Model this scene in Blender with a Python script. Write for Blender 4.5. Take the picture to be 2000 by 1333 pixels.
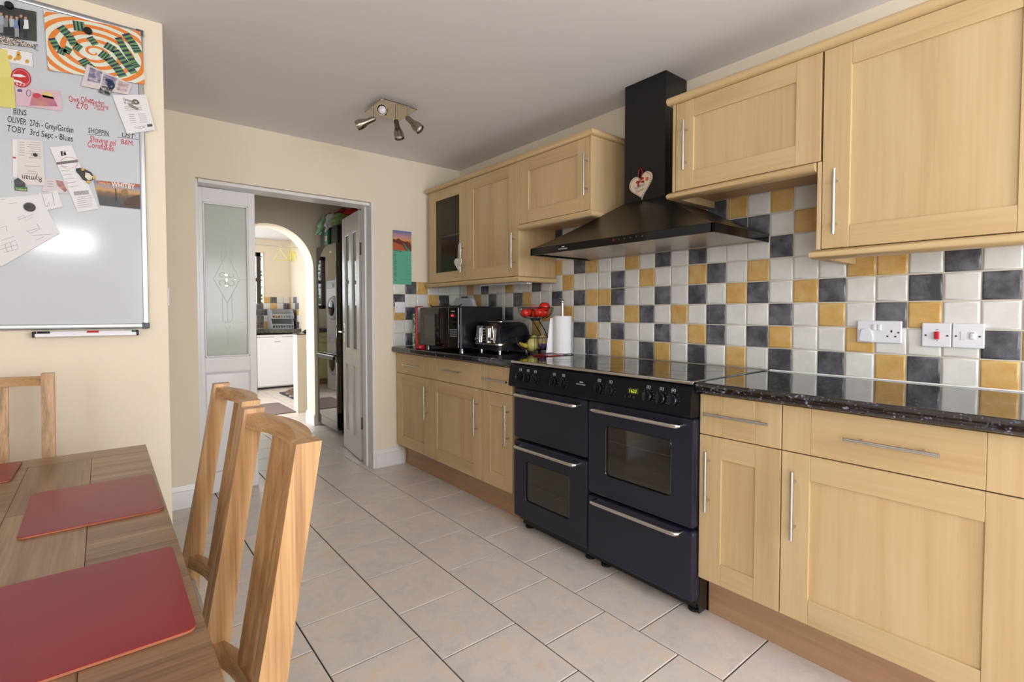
import bpy, bmesh, math, random
from mathutils import Vector, Matrix

for _o in list(bpy.data.objects):
    bpy.data.objects.remove(_o, do_unlink=True)
SC = bpy.context.scene
COL = SC.collection
random.seed(11)

# ------------------------------------------------------------------ camera
CAM_LOC = Vector((-2.4052, -3.6453, 1.2071))
YAW, PITCH, FPX, PPX, PPY = 0.6797, 0.0305, 982.85, 993.0, 640.7
cam_d = bpy.data.cameras.new('camera')
cam_d.sensor_fit = 'HORIZONTAL'; cam_d.sensor_width = 36.0
cam_d.lens = FPX / 2000 * 36
cam_d.shift_x = (1000 - PPX) / 2000
cam_d.shift_y = (PPY - 666.5) / 2000
cam_d.clip_start = 0.02
cam = bpy.data.objects.new('camera', cam_d); COL.objects.link(cam)
cam.location = CAM_LOC
cam.rotation_euler = (math.pi / 2 - PITCH, 0, -YAW)
SC.camera = cam

# ------------------------------------------------------------------ world, lights, exposure
SC.view_settings.view_transform = 'Standard'
SC.view_settings.look = 'None'
SC.view_settings.gamma = 1.0
SC.view_settings.use_curve_mapping = False
SC.view_settings.exposure = -0.35
SC.render.film_transparent = False

world = bpy.data.worlds.new('sky'); SC.world = world; world.use_nodes = True
_bg = world.node_tree.nodes['Background']
_bg.inputs[0].default_value = (0.82, 0.9, 1.0, 1); _bg.inputs[1].default_value = 2.2

def area(name, loc, rot, sx, sy, power, col=(1, 1, 1)):
    l = bpy.data.lights.new(name, 'AREA'); l.shape = 'RECTANGLE'; l.size = sx; l.size_y = sy
    l.energy = power; l.color = col
    o = bpy.data.objects.new(name, l); COL.objects.link(o); o.location = loc; o.rotation_euler = rot
    return o
# daylight coming in through the window behind the camera, the glazed garden door of the dining end,
# and the utility room window; the lobby side light is added
PI = math.pi
area('daylight_dining_window', (-1.08, -6.42, 1.5), (PI / 2, 0, 0), 1.66, 1.3, 135, (0.93, 0.965, 1.0))
area('daylight_high_window', (-2.74, -6.42, 2.05), (PI / 2, 0, 0), .56, .26, 14, (0.93, 0.965, 1.0))
area('daylight_garden_door', (-4.02, -5.2, 1.12), (PI / 2, 0, -PI / 2), 1.7, 2.0, 75, (0.93, 0.965, 1.0))
area('added_lobby_side_light', (-2.72, 2.75, 1.15), (PI / 2, 0, -PI / 2), 0.8, 1.9, 95, (0.93, 0.97, 1.0))  # added light at an unseen, assumed side opening, brightens the lobby
area('daylight_utility_window', (-1.05, 5.62, 1.75), (-PI / 2, 0, 0), 1.3, 0.9, 25, (0.93, 0.98, 1.0))

# ------------------------------------------------------------------ pixel helpers (photograph 2000 x 1333)
_fw = Vector((math.sin(YAW) * math.cos(PITCH), math.cos(YAW) * math.cos(PITCH), -math.sin(PITCH)))
_rt = Vector((math.cos(YAW), -math.sin(YAW), 0)); _up = _rt.cross(_fw)
def px(u, v, axis, val):
    d = _fw + _rt * ((u - PPX) / FPX) - _up * ((v - PPY) / FPX)
    i = 'xyz'.index(axis)
    return CAM_LOC + d * ((val - CAM_LOC[i]) / d[i])

# ------------------------------------------------------------------ materials
def lin(c):
    if isinstance(c, str):
        c = [int(c[i:i + 2], 16) / 255 for i in (0, 2, 4)]
    return tuple(((v / 12.92) if v <= .04045 else ((v + .055) / 1.055) ** 2.4) for v in c) + (1.0,)
MATS = {}
def mat(name, col, rough=.5, metal=0., noise=0., nscale=8., col2=None, bump=0., bscale=60., spec=.5,
        ior=1.5, coat=0., trans=0., emit=None, estr=0., alpha=1., nstretch=(1, 1, 1), rand=0., ramp=(.35, .65),
        aniso=0.):
    if name in MATS: return MATS[name]
    m = bpy.data.materials.new(name); m.use_nodes = True
    nt = m.node_tree; b = nt.nodes['Principled BSDF']
    b.inputs['Base Color'].default_value = lin(col)
    b.inputs['Roughness'].default_value = rough
    b.inputs['Metallic'].default_value = metal
    b.inputs['IOR'].default_value = ior
    b.inputs['Specular IOR Level'].default_value = spec
    b.inputs['Coat Weight'].default_value = coat
    b.inputs['Coat Roughness'].default_value = .03
    b.inputs['Transmission Weight'].default_value = trans
    b.inputs['Alpha'].default_value = alpha
    if emit is not None:
        b.inputs['Emission Color'].default_value = lin(emit); b.inputs['Emission Strength'].default_value = estr
    tc = mp = None
    if col2 is not None or bump or rand:
        tc = nt.nodes.new('ShaderNodeTexCoord'); mp = nt.nodes.new('ShaderNodeMapping')
        mp.inputs['Scale'].default_value = nstretch
        oi = nt.nodes.new('ShaderNodeObjectInfo')
        mul = nt.nodes.new('ShaderNodeVectorMath'); mul.operation = 'SCALE'
        cx = nt.nodes.new('ShaderNodeCombineXYZ')
        for k in range(3): nt.links.new(oi.outputs['Random'], cx.inputs[k])
        nt.links.new(cx.outputs[0], mul.inputs[0]); mul.inputs['Scale'].default_value = 37.0
        add = nt.nodes.new('ShaderNodeVectorMath'); add.operation = 'ADD'
        nt.links.new(tc.outputs['Object'], add.inputs[0]); nt.links.new(mul.outputs[0], add.inputs[1])
        nt.links.new(add.outputs[0], mp.inputs['Vector'])
    out_col = None
    if col2 is not None:
        n = nt.nodes.new('ShaderNodeTexNoise'); n.inputs['Scale'].default_value = nscale
        n.inputs['Detail'].default_value = 5; n.inputs['Roughness'].default_value = .6
        nt.links.new(mp.outputs[0], n.inputs['Vector'])
        r = nt.nodes.new('ShaderNodeValToRGB')
        r.color_ramp.elements[0].position = ramp[0]; r.color_ramp.elements[1].position = ramp[1]
        r.color_ramp.elements[0].color = lin(col); r.color_ramp.elements[1].color = lin(col2)
        nt.links.new(n.outputs['Fac'], r.inputs[0]); out_col = r.outputs[0]
    if rand:
        h = nt.nodes.new('ShaderNodeHueSaturation'); mr = nt.nodes.new('ShaderNodeMapRange')
        mr.inputs['To Min'].default_value = 1 - rand; mr.inputs['To Max'].default_value = 1 + rand
        nt.links.new(oi.outputs['Random'], mr.inputs['Value']); nt.links.new(mr.outputs[0], h.inputs['Value'])
        if out_col: nt.links.new(out_col, h.inputs['Color'])
        else: h.inputs['Color'].default_value = lin(col)
        out_col = h.outputs[0]
    if out_col: nt.links.new(out_col, b.inputs['Base Color'])
    if bump:
        n2 = nt.nodes.new('ShaderNodeTexNoise'); n2.inputs['Scale'].default_value = bscale
        n2.inputs['Detail'].default_value = 3
        nt.links.new(mp.outputs[0], n2.inputs['Vector'])
        bp = nt.nodes.new('ShaderNodeBump'); bp.inputs['Strength'].default_value = bump
        bp.inputs['Distance'].default_value = .004
        nt.links.new(n2.outputs['Fac'], bp.inputs['Height']); nt.links.new(bp.outputs[0], b.inputs['Normal'])
    MATS[name] = m
    return m

def wood(name, axis, dark, light, rough=.42, scale=14., stretch=14., bump=.12, extra=None, rand=.05):
    """long grain along the axis, cathedral figure from a distorted noise"""
    if name in MATS: return MATS[name]
    m = bpy.data.materials.new(name); m.use_nodes = True
    nt = m.node_tree; b = nt.nodes['Principled BSDF']; b.inputs['Roughness'].default_value = rough
    tc = nt.nodes.new('ShaderNodeTexCoord'); oi = nt.nodes.new('ShaderNodeObjectInfo')
    cx = nt.nodes.new('ShaderNodeCombineXYZ')
    for k in range(3): nt.links.new(oi.outputs['Random'], cx.inputs[k])
    mul = nt.nodes.new('ShaderNodeVectorMath'); mul.operation = 'SCALE'; mul.inputs['Scale'].default_value = 23.
    nt.links.new(cx.outputs[0], mul.inputs[0])
    add = nt.nodes.new('ShaderNodeVectorMath'); add.operation = 'ADD'
    nt.links.new(tc.outputs['Object'], add.inputs[0]); nt.links.new(mul.outputs[0], add.inputs[1])
    def layer(sc, st, det, dist):
        mp = nt.nodes.new('ShaderNodeMapping'); s = [1, 1, 1]; s['xyz'.index(axis)] = 1 / st
        mp.inputs['Scale'].default_value = s
        nt.links.new(add.outputs[0], mp.inputs['Vector'])
        n = nt.nodes.new('ShaderNodeTexNoise'); n.inputs['Scale'].default_value = sc
        n.inputs['Detail'].default_value = det; n.inputs['Distortion'].default_value = dist
        nt.links.new(mp.outputs[0], n.inputs['Vector'])
        return n
    n1 = layer(scale, stretch, 4, .6); n2 = layer(scale * 9, stretch * 3, 3, 0)
    mix = nt.nodes.new('ShaderNodeMath'); mix.operation = 'MULTIPLY_ADD'
    nt.links.new(n2.outputs['Fac'], mix.inputs[0]); mix.inputs[1].default_value = .45
    nt.links.new(n1.outputs['Fac'], mix.inputs[2])
    r = nt.nodes.new('ShaderNodeValToRGB')
    r.color_ramp.elements[0].position = .5; r.color_ramp.elements[1].position = .95
    r.color_ramp.elements[0].color = lin(dark); r.color_ramp.elements[1].color = lin(light)
    if extra:
        e = r.color_ramp.elements.new(.72); e.color = lin(extra)
    nt.links.new(mix.outputs[0], r.inputs[0])
    h = nt.nodes.new('ShaderNodeHueSaturation'); mr = nt.nodes.new('ShaderNodeMapRange')
    mr.inputs['To Min'].default_value = 1 - rand; mr.inputs['To Max'].default_value = 1 + rand
    nt.links.new(oi.outputs['Random'], mr.inputs['Value']); nt.links.new(mr.outputs[0], h.inputs['Value'])
    nt.links.new(r.outputs[0], h.inputs['Color']); nt.links.new(h.outputs[0], b.inputs['Base Color'])
    bp = nt.nodes.new('ShaderNodeBump'); bp.inputs['Strength'].default_value = bump; bp.inputs['Distance'].default_value = .002
    nt.links.new(n2.outputs['Fac'], bp.inputs['Height']); nt.links.new(bp.outputs[0], b.inputs['Normal'])
    MATS[name] = m
    return m

BE_D, BE_L, BE_M = 'be9f74', 'cfb48a', 'c8ac80'
def beech(ax): return wood('beech_' + ax, ax, BE_D, BE_L, .38, 9, 11, .04, BE_M, .035)
def oak(ax): return wood('oak_' + ax, ax, '8d6641', 'c8a275', .36, 34, 26, .2, 'b38a5c', .06)
def darkoak(ax): return wood('table_oak_' + ax, ax, '6a4c33', 'a07f5c', .3, 20, 14, .2, '876748', .10)

M_WALL = mat('cream_paint', 'e9ddc8', .75, bump=.05, bscale=220)
M_CEIL = mat('white_ceiling_paint', 'e9e6e8', .85, bump=.05, bscale=180)
M_GLOSSW = mat('white_gloss_paint', 'e6e4e6', .3)
M_PLINTH = wood('plinth_beech', 'y', 'a07c5b', 'b5926f', .4, 9, 12, .03, 'ab8766', .02)
M_STEEL = mat('brushed_steel', 'cdccca', .26, 1.0)
M_CHROME = mat('chrome', 'd8d8da', .08, 1.0)
M_NICKEL = mat('satin_nickel', 'a59a8c', .22, 1.0)
M_BLACKG = mat('black_gloss', '0d0d10', .08, ior=1.6)
M_BLACKM = mat('black_matt', '121214', .5)
M_RUBBER = mat('black_rubber', '0c0c0c', .8)
M_WHITEP = mat('white_plastic', 'e6e6ee', .3)
M_PAPER = mat('white_paper', 'e0dfe2', .8)
M_INK = mat('black_ink', '15151a', .6)
M_REDINK = mat('red_ink', 'c02434', .6)

# ------------------------------------------------------------------ mesh builder
class MB:
    def __init__(s): s.v = []; s.f = []; s.mi = []; s.cm = 0
    def addbm(s, bm):
        n = len(s.v); bm.verts.index_update()
        s.v += [v.co.copy() for v in bm.verts]
        for f in bm.faces: s.f.append([n + v.index for v in f.verts]); s.mi.append(s.cm)
        bm.free(); return s
    def raw(s, vs, fs):
        n = len(s.v); s.v += [Vector(v) for v in vs]
        for f in fs: s.f.append([n + i for i in f]); s.mi.append(s.cm)
        return s
    def box(s, x0, x1, y0, y1, z0, z1, bev=0., seg=2, M=None):
        x0, x1 = sorted((x0, x1)); y0, y1 = sorted((y0, y1)); z0, z1 = sorted((z0, z1))
        bm = bmesh.new()
        bmesh.ops.create_cube(bm, size=1)
        for v in bm.verts:
            v.co = Vector((x0 + (v.co.x + .5) * (x1 - x0), y0 + (v.co.y + .5) * (y1 - y0), z0 + (v.co.z + .5) * (z1 - z0)))
        if bev:
            bev = min(bev, .49 * min(x1 - x0, y1 - y0, z1 - z0))
            bmesh.ops.bevel(bm, geom=bm.edges[:], offset=bev, segments=seg, affect='EDGES', profile=.5)
        if M is not None: bm.transform(M)
        return s.addbm(bm)
    def cyl(s, p0, p1, r, n=16, r1=None, cap=True):
        return s.tube([p0, p1], [r, r if r1 is None else r1], n, cap)
    def tube(s, pts, r, n=8, cap=True, closed=False):
        pts = [Vector(p) for p in pts]; m = len(pts)
        rs = r if isinstance(r, (list, tuple)) else [r] * m
        vs = []; fs = []; prev = None
        for i, p in enumerate(pts):
            if closed: t = pts[(i + 1) % m] - pts[i - 1]
            else: t = pts[min(i + 1, m - 1)] - pts[max(i - 1, 0)]
            t.normalize()
            if prev is None:
                a = Vector((0, 0, 1)) if abs(t.z) < .9 else Vector((1, 0, 0))
                u = t.cross(a).normalized()
            else:
                u = (prev - t * prev.dot(t)).normalized()
            prev = u; w = t.cross(u)
            for k in range(n):
                a = 2 * PI * k / n
                vs.append(p + (u * math.cos(a) + w * math.sin(a)) * rs[i])
        segs = m if closed else m - 1
        for i in range(segs):
            j = (i + 1) % m
            for k in range(n):
                k2 = (k + 1) % n
                fs.append([i * n + k, i * n + k2, j * n + k2, j * n + k])
        if cap and not closed:
            fs.append(list(range(n))[::-1]); fs.append([(m - 1) * n + k for k in range(n)])
        return s.raw(vs, fs)
    def lathe(s, prof, c=(0, 0, 0), n=24, ax='z', M=None):
        """profile of (radius, height) pairs about an axis through c"""
        c = Vector(c); vs = []; fs = []; m = len(prof)
        for (r, h) in prof:
            for k in range(n):
                a = 2 * PI * k / n; p = Vector((r * math.cos(a), r * math.sin(a), h))
                if ax == 'x': p = Vector((p.z, p.x, p.y))
                elif ax == '-x': p = Vector((-p.z, -p.x, p.y))
                elif ax == '-y': p = Vector((p.x, -p.z, p.y))
                if M is not None: p = M @ p
                vs.append(c + p)
        for i in range(m - 1):
            for k in range(n):
                k2 = (k + 1) % n
                fs.append([i * n + k, i * n + k2, (i + 1) * n + k2, (i + 1) * n + k])
        if prof[0][0] > 1e-6: fs.append(list(range(n))[::-1])
        if prof[-1][0] > 1e-6: fs.append([(m - 1) * n + k for k in range(n)])
        return s.raw(vs, fs)
    def prism(s, poly, ax, a, b, bev=0.):
        """2-D outline extruded along an axis from a to b. ax x: (y,z), y: (x,z), z: (x,y)"""
        def P(p, h):
            return {'x': (h, p[0], p[1]), 'y': (p[0], h, p[1]), 'z': (p[0], p[1], h)}[ax]
        bm = bmesh.new(); n = len(poly)
        lo = [bm.verts.new(P(p, a)) for p in poly]; hi = [bm.verts.new(P(p, b)) for p in poly]
        bm.faces.new(lo[::-1]); top = bm.faces.new(hi)
        for i in range(n):
            j = (i + 1) % n; bm.faces.new((lo[i], lo[j], hi[j], hi[i]))
        bmesh.ops.recalc_face_normals(bm, faces=bm.faces[:])
        if bev: bmesh.ops.bevel(bm, geom=bm.edges[:], offset=bev, segments=2, affect='EDGES', profile=.5)
        return s.addbm(bm)
    def ell(s, c, rx, ry, rz, n=16, m=10, M=None):
        bm = bmesh.new(); bmesh.ops.create_uvsphere(bm, u_segments=n, v_segments=m, radius=1)
        for v in bm.verts: v.co = Vector((v.co.x * rx, v.co.y * ry, v.co.z * rz))
        if M is not None: bm.transform(M)
        for v in bm.verts: v.co += Vector(c)
        return s.addbm(bm)

OFF = {}
def _mesh(name, b, off, mats, smooth=32):
    me = bpy.data.meshes.new(name)
    me.from_pydata([tuple(v - off) for v in b.v], [], b.f)
    for m in (mats if isinstance(mats, (list, tuple)) else [mats]): me.materials.append(m)
    me.polygons.foreach_set('material_index', b.mi)
    bm = bmesh.new(); bm.from_mesh(me); bmesh.ops.recalc_face_normals(bm, faces=bm.faces[:])
    big = [e.index for e in bm.edges if len(e.link_faces) == 2 and max(f.calc_area() for f in e.link_faces) > 7 * min(f.calc_area() for f in e.link_faces)]
    bm.to_mesh(me); bm.free()
    me.polygons.foreach_set('use_smooth', [True] * len(me.polygons))
    me.set_sharp_from_angle(angle=math.radians(smooth))
    at = me.attributes.get('sharp_edge') or me.attributes.new('sharp_edge', 'BOOLEAN', 'EDGE')
    for i_ in big: at.data[i_].value = True
    me.update()
    return me
def bbase(b):
    xs = [v.x for v in b.v]; ys = [v.y for v in b.v]; zs = [v.z for v in b.v]
    return Vector(((min(xs) + max(xs)) / 2, (min(ys) + max(ys)) / 2, min(zs)))
def ob(name, b, m, parent=None, label=None, smooth=32):
    """one mesh object; vertices are given in world space"""
    off = OFF[parent.name] if parent is not None else bbase(b)
    o = bpy.data.objects.new(name, _mesh(name, b, off, m, smooth)); COL.objects.link(o)
    if parent is not None: o.parent = parent
    else: o.location = off
    OFF[o.name] = off
    if label: o['label'] = label
    return o
def tag(o, label, cat, group=None, kind=None):
    o['label'] = label
    if cat: o['category'] = cat
    if group: o['group'] = group
    if kind: o['kind'] = kind
    return o
def thing(name, label, cat, loc, group=None):
    o = bpy.data.objects.new(name, None); COL.objects.link(o); o.location = loc
    o.empty_display_size = .05
    OFF[o.name] = Vector(loc)
    return tag(o, label, cat, group)
def struct(name, b, m, label, cat=None, smooth=32):
    o = ob(name, b, m, None, label, smooth); o['kind'] = 'structure'
    if cat: o['category'] = cat
    return o
def copy_tree(o, parent=None):
    c = o.copy(); COL.objects.link(c); c.parent = parent
    OFF[c.name] = OFF.get(o.name, Vector((0, 0, 0)))
    for ch in list(o.children): copy_tree(ch, c)
    return c
# lettering: text outlines turned into flat meshes
FACE_MX = Matrix(((0, 0, -1), (-1, 0, 0), (0, 1, 0)))      # reads along -y, faces -x
FACE_MY = Matrix(((1, 0, 0), (0, 0, -1), (0, 1, 0)))       # reads along +x, faces -y
def text(s, size, pos, face, m, parent, name='lettering', shear=0., rot=0., align='LEFT', sx=1., thick=0.0003, weight=0., fit=None):
    cu = bpy.data.curves.new('t', 'FONT'); cu.body = s; cu.size = size; cu.shear = shear; cu.align_x = align
    cu.extrude = thick; cu.resolution_u = 3; cu.offset = weight; cu.fill_mode = 'BOTH'
    t = bpy.data.objects.new('t', cu); COL.objects.link(t)
    bpy.context.view_layer.update()
    dg = bpy.context.evaluated_depsgraph_get()
    me = bpy.data.meshes.new_from_object(t.evaluated_get(dg))
    bpy.data.objects.remove(t); bpy.data.curves.remove(cu)
    F = face @ Matrix.Rotation(rot, 3, 'Z')
    off = OFF[parent.name] if parent is not None else Vector(pos)
    if fit:
        w_ = max(v.co.x for v in me.vertices) - min(v.co.x for v in me.vertices); sx = fit / max(w_, 1e-6)
    me.transform(Matrix.Diagonal((sx, 1, 1, 1)))
    me.transform(F.to_4x4()); me.transform(Matrix.Translation(Vector(pos) - off))
    me.materials.clear(); me.materials.append(m); me.name = name
    o = bpy.data.objects.new(name, me); COL.objects.link(o)
    if parent is not None: o.parent = parent
    else: o.location = off
    OFF[o.name] = off
    return o
def arc(cx, cy, r, a0, a1, n):
    return [(cx + r * math.cos(a0 + (a1 - a0) * i / n), cy + r * math.sin(a0 + (a1 - a0) * i / n)) for i in range(n + 1)]
def rrect(x0, x1, y0, y1, r, n=5):
    return (arc(x1 - r, y1 - r, r, 0, PI / 2, n) + arc(x0 + r, y1 - r, r, PI / 2, PI, n)
            + arc(x0 + r, y0 + r, r, PI, 1.5 * PI, n) + arc(x1 - r, y0 + r, r, 1.5 * PI, 2 * PI, n))
# ================================================================== THE SETTING
H = 2.42
P = 0.1035           # wall tile pitch
Z0 = 0.939           # worktop height
WX, WY = 0.007, 0.007

# ---- floor of square ceramic tiles laid in half bond
def floor_mat():
    m = mat('floor_ceramic', 'cbbfb4', .33, spec=.5)
    nt = m.node_tree; b = nt.nodes['Principled BSDF']
    tc = nt.nodes.new('ShaderNodeTexCoord'); oi = nt.nodes.new('ShaderNodeObjectInfo')
    cx = nt.nodes.new('ShaderNodeCombineXYZ')
    for k in range(3): nt.links.new(oi.outputs['Random'], cx.inputs[k])
    ml = nt.nodes.new('ShaderNodeVectorMath'); ml.operation = 'SCALE'; ml.inputs['Scale'].default_value = 31
    nt.links.new(cx.outputs[0], ml.inputs[0])
    ad = nt.nodes.new('ShaderNodeVectorMath'); ad.operation = 'ADD'
    nt.links.new(tc.outputs['Object'], ad.inputs[0]); nt.links.new(ml.outputs[0], ad.inputs[1])
    n1 = nt.nodes.new('ShaderNodeTexNoise'); n1.inputs['Scale'].default_value = 11; n1.inputs['Detail'].default_value = 7
    n1.inputs['Roughness'].default_value = .68; n1.inputs['Distortion'].default_value = .5
    n2 = nt.nodes.new('ShaderNodeTexNoise'); n2.inputs['Scale'].default_value = 4; n2.inputs['Detail'].default_value = 5
    nt.links.new(ad.outputs[0], n1.inputs['Vector']); nt.links.new(ad.outputs[0], n2.inputs['Vector'])
    r = nt.nodes.new('ShaderNodeValToRGB'); e = r.color_ramp.elements
    e[0].position = .36; e[0].color = lin('d2cac5'); e[1].position = .68; e[1].color = lin('e0cbb6')
    q = e.new(.52); q.color = lin('ddd5ce')
    nt.links.new(n1.outputs['Fac'], r.inputs[0])
    r2 = nt.nodes.new('ShaderNodeValToRGB'); e = r2.color_ramp.elements
    e[0].position = .42; e[0].color = (.94, .94, .95, 1); e[1].position = .62; e[1].color = (1.03, 1.0, .97, 1)
    nt.links.new(n2.outputs['Fac'], r2.inputs[0])
    mx = nt.nodes.new('ShaderNodeMix'); mx.data_type = 'RGBA'; mx.blend_type = 'MULTIPLY'; mx.inputs[0].default_value = 1
    nt.links.new(r.outputs[0], mx.inputs[6]); nt.links.new(r2.outputs[0], mx.inputs[7])
    nt.links.new(mx.outputs[2], b.inputs['Base Color'])
    rr = nt.nodes.new('ShaderNodeMapRange'); rr.inputs['To Min'].default_value = .24; rr.inputs['To Max'].default_value = .42
    nt.links.new(n1.outputs['Fac'], rr.inputs['Value']); nt.links.new(rr.outputs[0], b.inputs['Roughness'])
    return m
M_FLOOR = floor_mat()
M_FGROUT = mat('floor_grout', '3d3a38', .9)
floor = struct('floor', MB().box(-4.1, .3, -6.5, 5.6, -.06, -.005), M_FGROUT, 'beige mottled ceramic tile floor laid in half bond', 'floor')
FT, TW = .332, .3265
def ftile_mesh():
    b = MB(); h = TW / 2
    vs = []; 
    for (r, z) in ((h, -.006), (h, -.0012), (h - .0018, 0)):
        vs += [(-r, -r, z), (r, -r, z), (r, r, z), (-r, r, z)]
    fs = []
    for i in range(2):
        for k in range(4):
            k2 = (k + 1) % 4; fs.append([i * 4 + k, i * 4 + k2, i * 4 + 4 + k2, i * 4 + 4 + k])
    fs.append([8, 9, 10, 11]); b.raw(vs, fs)
    return _mesh('floor_tile', b, Vector((0, 0, 0)), M_FLOOR)
FTM = ftile_mesh()
def ftile(x, y):
    o = bpy.data.objects.new('floor_tile', FTM); COL.objects.link(o); o.parent = floor
    o.location = Vector((x, y, random.uniform(-.0004, .0002))) - OFF[floor.name]
    o.rotation_euler = (random.uniform(-.0012, .0012), random.uniform(-.0012, .0012), random.choice((0, 1, 2, 3)) * PI / 2)
rest = MB()
for s in range(-3, 10):
    xc = -.8433 + FT / 2 - FT * s
    off = -1.5044 if s % 2 == 0 else -1.6724
    for n in range(-24, 16):
        yc = off - FT * n + FT / 2
        kitchen = -4.2 < yc < .1 and s >= 0
        hall = .1 <= yc < 1.9 and 0 <= s <= 4
        far = 1.9 <= yc < 5.3 and -2 <= s <= 4
        if kitchen and not (xc < -2.4 and yc > -1.0): ftile(xc, yc)
        elif hall or far: ftile(xc, yc)
        elif -6.3 < yc <= -4.2 and s >= 0:
            rest.raw([(xc - TW / 2, yc - TW / 2, -.0005), (xc + TW / 2, yc - TW / 2, -.0005), (xc + TW / 2, yc + TW / 2, -.0005), (xc - TW / 2, yc + TW / 2, -.0005)], [[0, 1, 2, 3]])
ro = ob('floor_tiles_behind', rest, M_FLOOR, floor); ro['kind'] = 'stuff'

# ---- ceiling and walls
ceiling = struct('ceiling', MB().box(-4.1, .3, -6.5, 5.6, H, H + .1), M_CEIL, 'plain white painted ceiling over the whole kitchen', 'ceiling')
wall_right = struct('wall_right', MB().box(WX, .14, -6.5, 1.8, 0, H), M_WALL, 'cream wall behind the cabinets with chequered tile splashback', 'wall')
DX0, DX1, DZ = -1.94, -.775, 2.045           # doorway
b = MB().box(-2.17, DX0, WY, .19, 0, H).box(DX1, WX, WY, .19, 0, H).box(DX0, DX1, WY, .19, DZ, H)
wall_back = struct('wall_back', b, M_WALL, 'cream end wall with the doorway to the utility room', 'wall')
wall_board = struct('wall_nook', MB().box(-4.1, -2.183, -1.06, .19, 0, H, .004), M_WALL, 'cream wall carrying the whiteboard behind the table', 'wall')
b = MB().box(-4.1, -3.95, -4.3, -1.06, 0, H).box(-4.1, -3.95, -6.5, -6.1, 0, H).box(-4.1, -3.95, -6.1, -4.3, 2.15, H)
struct('wall_left', b, M_WALL, 'cream side wall of the dining end with garden door opening', 'wall')
b = MB().box(-3.95, -3.04, -6.5, -6.35, 0, H).box(-3.04, -2.44, -6.5, -6.35, 0, 1.9).box(-3.04, -2.44, -6.5, -6.35, 2.2, H).box(-2.44, -1.93, -6.5, -6.35, 0, H).box(-.23, WX, -6.5, -6.35, 0, H).box(-1.93, -.23, -6.5, -6.35, 0, .83).box(-1.93, -.23, -6.5, -6.35, 2.17, H)
struct('wall_front', b, M_WALL, 'cream wall behind the viewer with the dining window opening', 'wall')
def frame_rect(b, ax, c0, c1, a0, a1, z0, z1, w, mull):
    def bx(p, q, r, s):
        (b.box(p, q, c0, c1, r, s, .004) if ax == 'y' else b.box(c0, c1, p, q, r, s, .004))
    bx(a0, a0 + w, z0, z1); bx(a1 - w, a1, z0, z1); bx(a0, a1, z0, z0 + w); bx(a0, a1, z1 - w, z1)
    for m_ in mull: bx(m_ - w / 2, m_ + w / 2, z0, z1)
    return b
struct('window_1', frame_rect(MB(), 'y', -6.40, -6.34, -1.93, -.23, .83, 2.17, .05, (-1.08,)), M_GLOSSW, 'white frame of the dining window behind the viewer', 'window')
struct('door_1', frame_rect(MB(), 'x', -4.0, -3.94, -6.1, -4.3, 0.0, 2.15, .08, (-5.2,)), M_GLOSSW, 'white frame of the garden door in the dining end', 'door')

# ---- utility room, arch and the lobby beyond
AX, AR, AZ = -1.09, .435, 1.665
def arch_wall():
    b = MB(); y0, y1 = 1.8, 2.06
    xl, xr = -2.6, .14
    n = 28
    curve = [(AX + AR * math.cos(PI * i / n), AZ + AR * math.sin(PI * i / n)) for i in range(n + 1)]
    path = [(AX + AR, 0)] + curve + [(AX - AR, 0)]
    outer = [(xr, 0)] + [(xr if c[0] >= AX else xl, H) if 0 else (AX + (c[0] - AX) * 1.0, H) for c in curve] + [(xl, 0)]
    outer[1] = (xr, H); outer[-2] = (xl, H)
    vs = []; fs = []
    for y in (y0, y1):
        for p in path: vs.append((p[0], y, p[1]))
        for p in outer: vs.append((p[0], y, p[1]))
    m = len(path); k = 2 * m
    for i in range(m - 1):
        fs.append([i, i + 1, m + i + 1, m + i]); fs.append([k + i, k + m + i, k + m + i + 1, k + i + 1])
        fs.append([i, k + i, k + i + 1, i + 1])
    return b.raw(vs, fs)
struct('wall_arch', arch_wall(), M_WALL, 'cream partition with round-headed archway beyond the open door', 'wall')
b = MB().box(-2.72, -2.6, .19, 2.35, 0, H).box(-2.72, -2.6, 3.15, 5.5, 0, H).box(-2.72, -2.6, 2.35, 3.15, 2.1, H)
struct('wall_utility_left', b, M_WALL, 'cream side wall of the utility room', 'wall')
struct('wall_utility_right', MB().box(.1, .24, 2.06, 5.4, 0, H), M_WALL, 'cream right wall of the far lobby beside the freezer', 'wall')
FW0, FW1, FZ0, FZ1 = -1.99, -.29, 1.27, 2.2
b = MB().box(-2.72, FW0, 5.4, 5.56, 0, H).box(FW1, .24, 5.4, 5.56, 0, H).box(FW0, FW1, 5.4, 5.56, 0, FZ0).box(FW0, FW1, 5.4, 5.56, FZ1, H)
wall_far = struct('wall_far', b, M_WALL, 'cream far wall of the lobby above the freezer worktop', 'wall')
M_BROWN = mat('dark_brown_frame', '3a2622', .35)
w2 = struct('window_2', frame_rect(MB(), 'y', 5.46, 5.52, FW0, FW1 - .045, FZ0, FZ1, .065, (-1.16,)).box(FW0, FW1 - .045, 5.465, 5.515, 1.72, 1.78), M_BROWN, 'dark brown framed window in the far lobby', 'window')

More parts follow.
